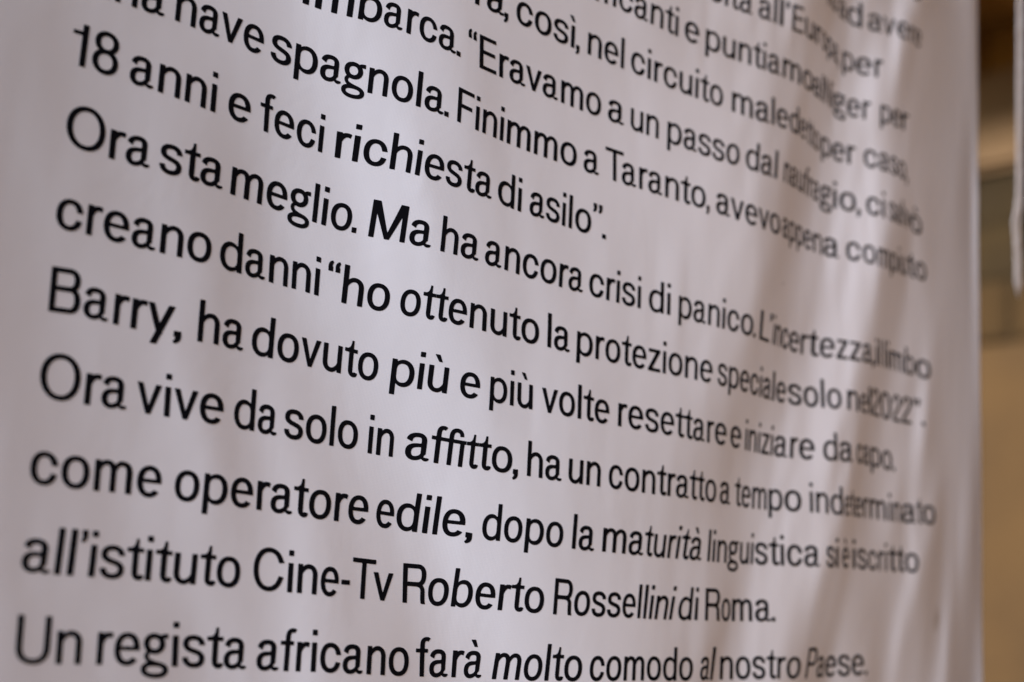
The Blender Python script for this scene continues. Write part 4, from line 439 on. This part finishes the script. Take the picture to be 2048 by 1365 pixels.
[[["creano"],[[0,6.77,-8.85,-0.0,0.55],[381,7.09,-8.84,0.0,0.56],[763,7.4,-8.84,0.0,0.56],[1144,7.72,-8.84,0.0,0.56],[1526,8.03,-8.84,0.0,0.56],[1907,8.34,-8.84,-0.01,0.55],[2289,8.65,-8.84,-0.01,0.56],[2670,8.96,-8.84,-0.0,0.56]]],[["danni"],[[0,9.1,-8.85,-0.01,0.56],[420,9.44,-8.86,-0.02,0.55],[840,9.76,-8.87,-0.02,0.55],[1259,10.08,-8.89,-0.02,0.55],[1679,10.38,-8.9,-0.03,0.55],[2099,10.68,-8.93,-0.03,0.54]]],[["“ho"],[[0,10.79,-8.94,-0.02,0.54],[407,11.11,-8.97,-0.01,0.55],[813,11.43,-8.98,-0.0,0.55],[1220,11.74,-8.99,-0.0,0.54]]],[["ottenuto"],[[0,11.9,-8.99,0.0,0.54],[469,12.23,-8.99,-0.01,0.54],[937,12.55,-8.99,-0.01,0.53],[1406,12.89,-9.0,-0.02,0.53],[1874,13.23,-9.02,-0.03,0.53],[2343,13.59,-9.04,-0.03,0.53],[2811,13.94,-9.06,-0.03,0.53],[3280,14.3,-9.07,-0.03,0.53]]],[["la"],[[0,14.46,-9.07,-0.03,0.53],[587,14.9,-9.09,-0.02,0.53]]],[["protezione"],[[0,15.04,-9.09,-0.01,0.53],[590,15.49,-9.1,-0.01,0.53],[1179,15.93,-9.1,-0.01,0.53],[1769,16.38,-9.1,-0.01,0.53],[2358,16.81,-9.1,-0.01,0.53],[2948,17.25,-9.09,-0.02,0.53],[3537,17.7,-9.09,-0.01,0.53],[4127,18.13,-9.09,-0.01,0.53]]],[["spe","cia","le"],[[0,18.27,-9.09,-0.01,0.53],[726,18.73,-9.09,-0.02,0.52],[1452,19.2,-9.1,-0.02,0.53],[2597,19.89,-9.12,0.0,0.53],[3198,20.32,-9.11,-0.01,0.53]]],[["solo"],[[0,20.39,-9.11,-0.01,0.53],[530,20.92,-9.08,-0.0,0.53],[1059,21.41,-9.04,0.01,0.54],[1589,21.89,-9.0,0.04,0.54]]],[["n","e","l"],[[0,22.07,-8.98,0.02,0.54],[476,22.55,-8.96,-0.02,0.53],[976,22.93,-8.95,-0.05,0.53],[1077,23.04,-8.94,-0.05,0.53]]],[["2","0","2","2","”."],[[0,23.09,-8.94,-0.05,0.53],[496,23.45,-8.94,-0.04,0.53],[1012,23.91,-8.94,0.01,0.54],[1512,24.28,-8.93,-0.01,0.54],[2000,24.71,-8.9,0.0,0.54],[2340,25.13,-8.88,0.03,0.55]]]],
[[["Barry",","],[[0,6.79,-9.89,0.0,0.56],[342,7.07,-9.87,0.0,0.56],[683,7.35,-9.87,0.0,0.56],[1025,7.62,-9.88,0.01,0.56],[1367,7.9,-9.89,0.01,0.56],[1708,8.19,-9.89,0.01,0.56],[2050,8.51,-9.89,0.01,0.56],[2150,8.62,-9.89,0.01,0.56]]],[["ha"],[[0,8.86,-9.89,0.0,0.56],[295,9.1,-9.88,-0.0,0.56],[591,9.34,-9.89,0.0,0.56],[886,9.57,-9.9,0.01,0.56]]],[["dovuto"],[[0,9.7,-9.91,0.01,0.56],[449,10.05,-9.92,0.01,0.56],[898,10.4,-9.93,0.01,0.56],[1347,10.74,-9.94,-0.0,0.56],[1796,11.08,-9.95,-0.01,0.55],[2245,11.4,-9.98,-0.02,0.55],[2694,11.71,-9.99,-0.01,0.55]]],[["più"],[[0,11.91,-10.0,-0.01,0.54],[371,12.21,-10.01,-0.01,0.54],[742,12.5,-10.01,-0.01,0.54],[1113,12.79,-10.02,-0.01,0.54]]],[["e"],[[0,12.99,-10.03,-0.02,0.53],[424,13.32,-10.04,-0.03,0.53]]],[["più"],[[0,13.49,-10.04,-0.03,0.53],[556,13.88,-10.05,-0.03,0.53],[1113,14.28,-10.06,-0.04,0.53]]],[["volte"],[[0,14.44,-10.07,-0.03,0.53],[467,14.78,-10.07,-0.03,0.53],[934,15.11,-10.08,-0.03,0.53],[1400,15.46,-10.09,-0.02,0.53],[1867,15.81,-10.09,-0.02,0.53]]],[["rese","ttare"],[[0,16.0,-10.09,-0.02,0.53],[557,16.44,-10.09,-0.02,0.53],[1114,16.88,-10.09,-0.02,0.53],[1671,17.3,-10.09,-0.02,0.53],[2274,17.75,-10.09,-0.03,0.52],[2877,18.18,-10.09,-0.05,0.52],[3480,18.65,-10.08,-0.06,0.52]]],[["e"],[[0,18.77,-10.08,-0.06,0.52],[424,19.09,-10.08,-0.05,0.52]]],[["ini","zi","a","r","e"],[[0,19.21,-10.08,-0.04,0.53],[858,19.68,-10.09,-0.01,0.53],[1487,20.04,-10.09,-0.0,0.53],[1993,20.45,-10.08,0.02,0.54],[2275,20.7,-10.06,0.01,0.53],[2699,21.12,-10.04,0.01,0.53]]],[["da"],[[0,21.34,-10.02,0.01,0.53],[465,21.78,-9.98,-0.04,0.52],[930,22.26,-9.95,-0.03,0.53]]],[["c","a","p","o."],[[0,22.44,-9.94,-0.06,0.52],[470,22.74,-9.93,-0.08,0.52],[976,23.06,-9.92,-0.05,0.53],[1480,23.49,-9.93,-0.02,0.53],[2048,23.96,-9.93,-0.01,0.54]]]],
[[["Ora"],[[0,6.74,-10.94,0.02,0.56],[351,7.04,-10.94,0.02,0.56],[702,7.33,-10.94,0.02,0.56],[1053,7.63,-10.93,0.01,0.56],[1404,7.92,-10.93,0.01,0.56]]],[["vive"],[[0,8.05,-10.93,0.01,0.56],[382,8.37,-10.93,0.0,0.55],[764,8.68,-10.93,0.0,0.55],[1147,8.99,-10.93,0.01,0.56],[1529,9.32,-10.93,0.02,0.56]]],[["da"],[[0,9.49,-10.93,0.02,0.56],[465,9.84,-10.94,0.01,0.56],[930,10.17,-10.96,0.01,0.56]]],[["solo"],[[0,10.29,-10.96,0.01,0.56],[397,10.59,-10.97,0.02,0.56],[794,10.9,-10.98,0.02,0.56],[1192,11.2,-10.98,0.01,0.56],[1589,11.5,-10.99,0.0,0.55]]],[["in"],[[0,11.67,-11.01,-0.0,0.55],[298,11.88,-11.02,-0.0,0.55],[597,12.08,-11.02,-0.01,0.55]]],[["a","ffi","tto",","],[[0,12.27,-11.02,-0.01,0.55],[214,12.47,-11.02,-0.0,0.55],[428,12.65,-11.03,0.0,0.55],[812,12.94,-11.04,0.0,0.54],[1195,13.21,-11.05,-0.0,0.54],[1551,13.46,-11.05,-0.01,0.54],[1908,13.73,-11.05,-0.02,0.54],[2264,14.02,-11.06,-0.02,0.53],[2364,14.11,-11.06,-0.02,0.53]]],[["ha"],[[0,14.27,-11.06,-0.02,0.53],[443,14.59,-11.07,-0.03,0.53],[886,14.92,-11.08,-0.03,0.53]]],[["un"],[[0,15.05,-11.08,-0.02,0.53],[450,15.38,-11.08,-0.02,0.53],[900,15.71,-11.08,-0.02,0.53]]],[["con","tra","tto"],[[0,15.88,-11.08,-0.02,0.53],[482,16.23,-11.08,-0.02,0.53],[963,16.59,-11.08,-0.02,0.53],[1445,16.96,-11.08,-0.03,0.53],[1961,17.35,-11.07,-0.03,0.53],[2477,17.75,-11.07,-0.03,0.53],[3000,18.12,-11.07,-0.04,0.53],[3522,18.48,-11.06,-0.04,0.53]]],[["a"],[[0,18.59,-11.06,-0.04,0.53],[414,18.89,-11.06,-0.03,0.53]]],[["t","e","m","p","o"],[[0,19.02,-11.06,-0.02,0.53],[313,19.22,-11.06,-0.02,0.53],[813,19.52,-11.06,-0.02,0.53],[1529,19.97,-11.05,-0.04,0.53],[2033,20.38,-11.03,-0.05,0.53],[2477,20.81,-11.0,-0.04,0.53]]],[["i","n","d","e","t","e","r","m","i","n","a","t","o"],[[0,21.04,-10.99,-0.05,0.53],[193,21.2,-10.98,-0.05,0.53],[669,21.6,-10.97,-0.05,0.52],[1189,22.05,-10.96,-0.06,0.52],[1648,22.3,-10.95,-0.1,0.52],[1961,22.49,-10.94,-0.1,0.52],[2461,22.83,-10.93,-0.07,0.53],[2759,23.07,-10.92,-0.06,0.53],[3475,23.74,-10.91,-0.03,0.53],[3668,23.91,-10.91,-0.04,0.53],[4140,24.26,-10.9,-0.06,0.53],[4571,24.77,-10.87,-0.04,0.53],[4884,25.01,-10.86,-0.03,0.54],[5328,25.56,-10.83,-0.03,0.54]]]],
[[["come"],[[0,6.69,-11.96,0.02,0.55],[353,6.99,-11.96,0.02,0.55],[706,7.29,-11.96,0.03,0.55],[1059,7.59,-11.96,0.02,0.55],[1412,7.88,-11.95,0.02,0.55],[1765,8.18,-11.96,0.03,0.55],[2118,8.46,-11.96,0.03,0.55]]],[["operatore"],[[0,8.65,-11.96,0.03,0.55],[418,8.98,-11.96,0.03,0.55],[837,9.32,-11.96,0.03,0.55],[1255,9.67,-11.96,0.03,0.55],[1674,10.02,-11.97,0.02,0.55],[2092,10.36,-11.98,0.02,0.55],[2511,10.69,-12.0,0.04,0.56],[2929,11.03,-12.0,0.05,0.56],[3348,11.38,-12.01,0.05,0.56],[3766,11.72,-12.01,0.04,0.56]]],[["e","di","le",","],[[0,11.86,-12.02,0.04,0.56],[484,12.21,-12.03,0.02,0.55],[848,12.5,-12.04,0.04,0.55],[1213,12.82,-12.05,0.02,0.55],[1526,13.07,-12.05,0.01,0.55],[1838,13.34,-12.05,0.01,0.54],[1938,13.45,-12.06,0.01,0.54]]],[["dopo"],[[0,13.6,-12.06,0.0,0.54],[497,13.95,-12.06,-0.01,0.54],[994,14.3,-12.06,0.0,0.54],[1491,14.67,-12.07,0.01,0.54],[1988,15.04,-12.07,0.0,0.53]]],[["la"],[[0,15.22,-12.07,-0.0,0.53],[587,15.67,-12.08,0.0,0.53]]],[["ma","turi","tà"],[[0,15.84,-12.07,-0.0,0.53],[564,16.3,-12.07,0.01,0.53],[1127,16.75,-12.07,0.02,0.53],[1762,17.18,-12.07,0.03,0.53],[2398,17.61,-12.06,0.07,0.54],[3121,18.16,-12.05,0.04,0.54]]],[["lin","g","ui","s","ti","ca"],[[0,18.32,-12.05,0.02,0.53],[848,18.91,-12.04,0.0,0.53],[1346,19.25,-12.03,-0.0,0.53],[2017,19.68,-12.01,-0.02,0.53],[2440,20.03,-12.0,-0.03,0.53],[2946,20.5,-11.98,-0.05,0.53],[3388,20.93,-11.96,-0.05,0.53],[3830,21.36,-11.94,-0.04,0.53]]],[["s","i"],[[0,21.56,-11.93,-0.06,0.53],[464,21.89,-11.92,-0.1,0.52],[565,21.98,-11.91,-0.1,0.53]]],[["è"],[[0,22.11,-11.91,-0.1,0.53],[424,22.38,-11.9,-0.09,0.53]]],[["i","s","c","ri","tto"],[[0,22.51,-11.9,-0.08,0.53],[175,22.69,-11.89,-0.06,0.53],[623,23.07,-11.89,-0.04,0.53],[1113,23.45,-11.88,-0.05,0.53],[1563,23.81,-11.87,-0.08,0.53],[2086,24.36,-11.85,-0.06,0.53],[2608,24.87,-11.83,-0.03,0.54]]]],
[[["all’","istituto"],[[0,6.65,-12.95,0.05,0.54],[332,6.94,-12.97,0.05,0.54],[664,7.22,-12.97,0.05,0.54],[996,7.51,-12.97,0.05,0.54],[1370,7.83,-12.97,0.04,0.54],[1743,8.14,-12.97,0.03,0.54],[2117,8.45,-12.97,0.03,0.54],[2491,8.76,-12.98,0.03,0.54],[2865,9.06,-12.98,0.03,0.54],[3238,9.36,-12.98,0.03,0.54],[3612,9.66,-12.99,0.03,0.55]]],[["Cine","-","Tv"],[[0,9.86,-12.99,0.03,0.55],[458,10.23,-13.0,0.03,0.55],[916,10.59,-13.0,0.03,0.55],[1373,10.94,-13.01,0.04,0.55],[1831,11.26,-13.02,0.05,0.55],[2141,11.44,-13.02,0.05,0.55],[2592,11.8,-13.03,0.04,0.55],[3043,12.19,-13.03,0.02,0.55]]],[["Ro","berto"],[[0,12.37,-13.04,0.0,0.55],[360,12.66,-13.04,0.01,0.55],[720,12.93,-13.05,0.03,0.55],[1080,13.21,-13.05,0.04,0.55],[1484,13.52,-13.05,0.02,0.55],[1887,13.83,-13.06,0.01,0.54],[2291,14.14,-13.06,0.01,0.54],[2694,14.45,-13.06,0.01,0.54],[3098,14.77,-13.07,0.0,0.54]]],[["Ross","ellini"],[[0,14.95,-13.07,0.0,0.54],[489,15.29,-13.07,0.01,0.53],[978,15.64,-13.06,0.01,0.53],[1467,15.99,-13.06,0.02,0.53],[1956,16.34,-13.05,0.02,0.53],[2513,16.72,-13.05,0.02,0.53],[3071,17.1,-13.05,0.07,0.54],[3628,17.5,-13.04,0.1,0.54]]],[["di"],[[0,17.63,-13.04,0.08,0.54],[637,18.15,-13.02,0.0,0.53]]],[["R","o","ma."],[[0,18.34,-13.02,-0.02,0.53],[560,18.81,-13.01,-0.03,0.53],[1080,19.13,-13.0,-0.04,0.53],[1695,19.67,-12.98,-0.05,0.53],[2310,20.25,-12.96,-0.05,0.53]]]],
[[["Un"],[[0,6.63,-13.95,0.02,0.52],[345,6.91,-13.96,0.02,0.52],[689,7.19,-13.96,0.02,0.53],[1034,7.47,-13.96,0.02,0.53]]],[["regista"],[[0,7.67,-13.96,0.02,0.53],[368,7.97,-13.96,0.02,0.53],[736,8.27,-13.96,0.02,0.53],[1104,8.58,-13.97,0.01,0.53],[1471,8.9,-13.97,0.01,0.53],[1839,9.2,-13.98,0.01,0.54],[2207,9.5,-13.98,0.02,0.54],[2575,9.79,-13.99,0.03,0.54]]],[["africano"],[[0,9.95,-13.99,0.03,0.54],[446,10.31,-14.0,0.04,0.54],[892,10.65,-14.0,0.03,0.54],[1338,11.0,-14.0,0.03,0.54],[1785,11.36,-14.01,0.04,0.54],[2231,11.73,-14.02,0.05,0.54],[2677,12.1,-14.03,0.04,0.54],[3123,12.48,-14.03,0.03,0.54]]],[["farà"],[[0,12.61,-14.04,0.02,0.54],[503,13.03,-14.04,0.02,0.54],[1007,13.42,-14.04,0.03,0.54],[1510,13.79,-14.04,0.05,0.54]]],[["molto"],[[0,13.98,-14.05,0.06,0.54],[532,14.38,-14.05,0.04,0.54],[1064,14.77,-14.05,0.02,0.54],[1597,15.17,-14.04,0.01,0.54],[2129,15.58,-14.04,0.01,0.53]]],[["comodo"],[[0,15.73,-14.03,0.01,0.53],[632,16.18,-14.02,0.01,0.53],[1265,16.64,-14.01,0.0,0.53],[1897,17.11,-14.0,-0.01,0.53],[2530,17.6,-14.0,-0.01,0.53],[3162,18.11,-13.99,-0.01,0.53]]],[["a","l"],[[0,18.31,-13.98,-0.02,0.53],[482,18.61,-13.98,0.02,0.54],[583,18.69,-13.98,0.04,0.54]]],[["nostro"],[[0,18.9,-13.97,-0.04,0.54],[614,19.44,-13.96,-0.04,0.54],[1228,19.94,-13.94,-0.04,0.53],[1842,20.45,-13.93,-0.02,0.53],[2456,21.04,-13.92,0.03,0.54]]],[["P","a","es","e."],[[0,21.24,-13.92,0.04,0.54],[534,21.65,-13.9,-0.02,0.54],[998,21.96,-13.89,-0.06,0.54],[1463,22.33,-13.87,-0.07,0.54],[1928,22.76,-13.85,-0.08,0.54],[2476,23.29,-13.83,-0.07,0.54]]]]]
GL = glyphs(); MG = {}
def word_mesh(t, kn):
    kn = np.array(kn, float); ks = kn[:, 0]; x = 0.; Vs, Fs, n = [], [], 0
    for i, c in enumerate(t):
        parts, wd, l, r = GL[c]
        if i: x += l + KERN.get(t[i-1]+c, 0)
        if c not in MG: MG[c] = mesh_glyph(parts)
        v, f = MG[c]
        s = v[:, 0]+x; h = v[:, 1]/700.; x += wd+r
        q = [np.interp(s, ks, kn[:, d]) for d in range(1, 5)]
        sl0 = (kn[1, 1]-kn[0, 1])/(ks[1]-ks[0]); sl1 = (kn[-1, 1]-kn[-2, 1])/(ks[-1]-ks[-2])
        q[0] = np.where(s < ks[0], kn[0, 1]+(s-ks[0])*sl0, np.where(s > ks[-1], kn[-1, 1]+(s-ks[-1])*sl1, q[0]))
        X = q[0]+h*q[2]; Z = q[1]+h*q[3]
        Vs.append(P3(X, depth(X, Z), Z) + cloth_normal(X, Z)*.00012); Fs.append(f+n); n += len(v)
    return np.concatenate(Vs), np.concatenate(Fs)
for words in TEXT:
    line = bpy.data.objects.new('printed_line', None); line.empty_display_size = .02; C.objects.link(line); line.parent = banner
    line['label'] = 'printed line: ' + ' '.join(''.join(wd[0]) for wd in words)
    for pieces, kn in words:
        t = ''.join(pieces).replace('ffi', 'ﬃ')
        V, F = word_mesh(t, kn)
        add_mesh('printed_word', V, F, M_INK, line)

# a speck of dirt on the cloth
sx, sz = (20.179, -6.933)
a_ = np.linspace(0, 2*np.pi, 13)[:-1]
X = np.r_[sx, sx+.014*np.cos(a_)]; Z = np.r_[sz, sz+.016*np.sin(a_)]
add_mesh('speck', P3(X, depth(X, Z), Z)+cloth_normal(X, Z)*.00014, [(0, 1+i, 1+(i+1) % 12) for i in range(12)], M_INK, banner)

# ------------------------------------------------------------------ surroundings: a portico with ochre walls and a timber ceiling
M_OCHRE = material('bounce_ochre', (.52, .27, .075), .9, color2=(.45, .22, .06), scale=1.3, bump=.5, bscale=25)  # strong ochre for the added wall that bounces warm light
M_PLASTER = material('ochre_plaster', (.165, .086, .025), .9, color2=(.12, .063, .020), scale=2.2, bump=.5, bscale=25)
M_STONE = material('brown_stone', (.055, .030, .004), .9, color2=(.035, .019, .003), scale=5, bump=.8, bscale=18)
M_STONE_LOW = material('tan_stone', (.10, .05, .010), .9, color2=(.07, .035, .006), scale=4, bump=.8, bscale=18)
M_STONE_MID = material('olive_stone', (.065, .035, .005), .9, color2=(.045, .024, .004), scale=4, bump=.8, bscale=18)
M_SAND = material('sand_moulding', (.38, .225, .10), .9, color2=(.30, .175, .08), scale=3, bump=.4)
M_TIMBER = material('dark_timber', (.50, .23, .03), .75, color2=(.36, .16, .02), scale=5, bump=.4, stretch=(1, 8, 8))
M_FLOOR = material('floor_stone', (.13, .115, .11), .9, color2=(.09, .08, .075), scale=2, bump=.2)

def box(name, lo, hi, mat, parent=None, kind=None, bevel=.01):
    import bmesh
    bm = bmesh.new(); bmesh.ops.create_cube(bm, size=1)
    lo, hi = Vector(lo), Vector(hi)
    for v in bm.verts: v.co = Vector([lo[i]+(v.co[i]+.5)*(hi[i]-lo[i]) for i in range(3)])
    if bevel: bmesh.ops.bevel(bm, geom=bm.edges[:], offset=bevel, segments=2, affect='EDGES')
    me = bpy.data.meshes.new(name); bm.to_mesh(me); bm.free(); me.materials.append(mat)
    o = bpy.data.objects.new(name, me); C.objects.link(o)
    if parent is not None: o.parent = parent; o.location = -Vector(parent.location)
    if kind: o['kind'] = kind
    return o

box('floor', (-14, -14, -.2), (14, 14, 0), M_FLOOR, kind='structure', bevel=0)
PX, PY = 1.5, -1.20
WX = 6.0                                             # end wall of the portico
wall = empty('end_wall', (WX, 3, 0), 'blurred ochre plaster wall seen past the right edge of the large banner', 'wall')
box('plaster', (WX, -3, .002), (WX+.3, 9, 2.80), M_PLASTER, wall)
box('plaster', (WX, -10, .002), (WX+.3, -3.004, 6.5), M_PLASTER, wall)  # unseen stretch, extended and raised to block sky and bounce warm light
rng = np.random.default_rng(4)
zc = 2.80
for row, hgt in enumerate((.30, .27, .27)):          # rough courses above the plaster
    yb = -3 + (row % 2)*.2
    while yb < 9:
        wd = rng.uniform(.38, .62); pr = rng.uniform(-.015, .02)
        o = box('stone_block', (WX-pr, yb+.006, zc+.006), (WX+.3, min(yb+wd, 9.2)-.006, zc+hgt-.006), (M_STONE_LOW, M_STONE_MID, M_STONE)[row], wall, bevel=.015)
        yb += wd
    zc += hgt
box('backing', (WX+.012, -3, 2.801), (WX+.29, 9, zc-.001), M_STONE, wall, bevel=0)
box('moulding', (WX-.05, -3, zc), (WX+.3, 9, 4.14), M_SAND, wall, bevel=.03)
bounce = empty('bounce_wall', (PX, PY, 0), 'added ochre wall that bounces warm light onto the folds, out of frame to the right of the large banner', 'wall')  # added, unseen reflector: throws warm light into the right-facing folds
box('bounce_slab', (PX, PY-.35, .002), (PX+.5, PY+.85, 7.0), M_OCHRE, bounce)
box('wall_plate', (WX, -3, 4.141), (WX+.3, 9, 4.357), M_TIMBER, wall, bevel=0)
back = empty('back_wall', (2, 4.5, 0), 'ochre plaster wall of the portico standing behind the large banner', 'wall')
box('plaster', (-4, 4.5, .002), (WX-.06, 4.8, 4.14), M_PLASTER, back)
ceil = empty('ceiling', (3, 2, 4.14), 'dark timber ceiling on joists, top right behind the banner', 'ceiling')
box('boarding', (4.9, -2.4, 4.36), (WX+.3, 9, 4.42), M_TIMBER, ceil, bevel=0)
yy = -2.2
while yy < 8.9:
    box('joist', (4.9, yy, 4.142), (WX-.004, yy+.14, 4.358), M_TIMBER, ceil)
    yy += .62

# the second banner: a black printed face with a narrow white hem, seen obliquely at the right edge of the picture
BY, BXL = .023, 1.339
b2 = empty('hanging_banner', (1.6, BY, 1.8), 'narrow white hem of a second hanging banner with a black face, at the right edge', 'banner')
def strip(name, x0f, x1f, z0, z1, yoff, mat, th=.0006, nz=90, nx=10, wob=1.0, round_end=0.0):
    zz = np.linspace(z0, z1, nz); V = []
    for side in (0, 1):
        for z in zz:
            a, b = x0f(z), x1f(z)
            if round_end:
                k = min(1, (z-z0)/round_end); k = math.sqrt(max(0, 1-(1-k)**2)); m = (a+b)/2; a, b = m+(a-m)*max(k, .02), m+(b-m)*max(k, .02)
            for u in np.linspace(0, 1, nx):
                x = a+(b-a)*u
                y = BY+yoff+wob*.0015*math.sin(x*22+z*1.7)+side*th
                V.append((x-1.6, y-BY, z-1.8))
    n = nz*nx; idx = np.arange(n).reshape(nz, nx)
    Fq = np.stack([idx[:-1, :-1], idx[:-1, 1:], idx[1:, 1:], idx[1:, :-1]], -1).reshape(-1, 4)
    r = np.concatenate([idx[0], idx[1:, -1], idx[-1, -2::-1], idx[-2:0:-1, 0]]); r2 = np.roll(r, -1)
    return add_mesh(name, V, np.concatenate([Fq, Fq[:, ::-1]+n, np.stack([r2, r, r+n, r2+n], -1)]), mat, b2)
edge = lambda z: BXL - .008*math.exp(-((z-1.877)/.018)**2) - .005/(1+math.exp((z-1.87)/.008)) + .0015*math.sin(z*9)
ZB2 = 1.797
HEM = material('white_hem', (.78, .70, .66), .7, bump=.2, bscale=90)
BLACK = material('black_print', (.008, .008, .011), .95); BLACK.node_tree.nodes['Principled BSDF'].inputs['Specular IOR Level'].default_value = .1
strip('hem', edge, lambda z: edge(z)+.0145+.001*math.sin(z*31), ZB2, 3.2, 0, HEM, round_end=.010)
strip('printed_face', lambda z: BXL+.0125, lambda z: BXL+.6, ZB2+.045, 3.2, -.0012, BLACK, nx=60)
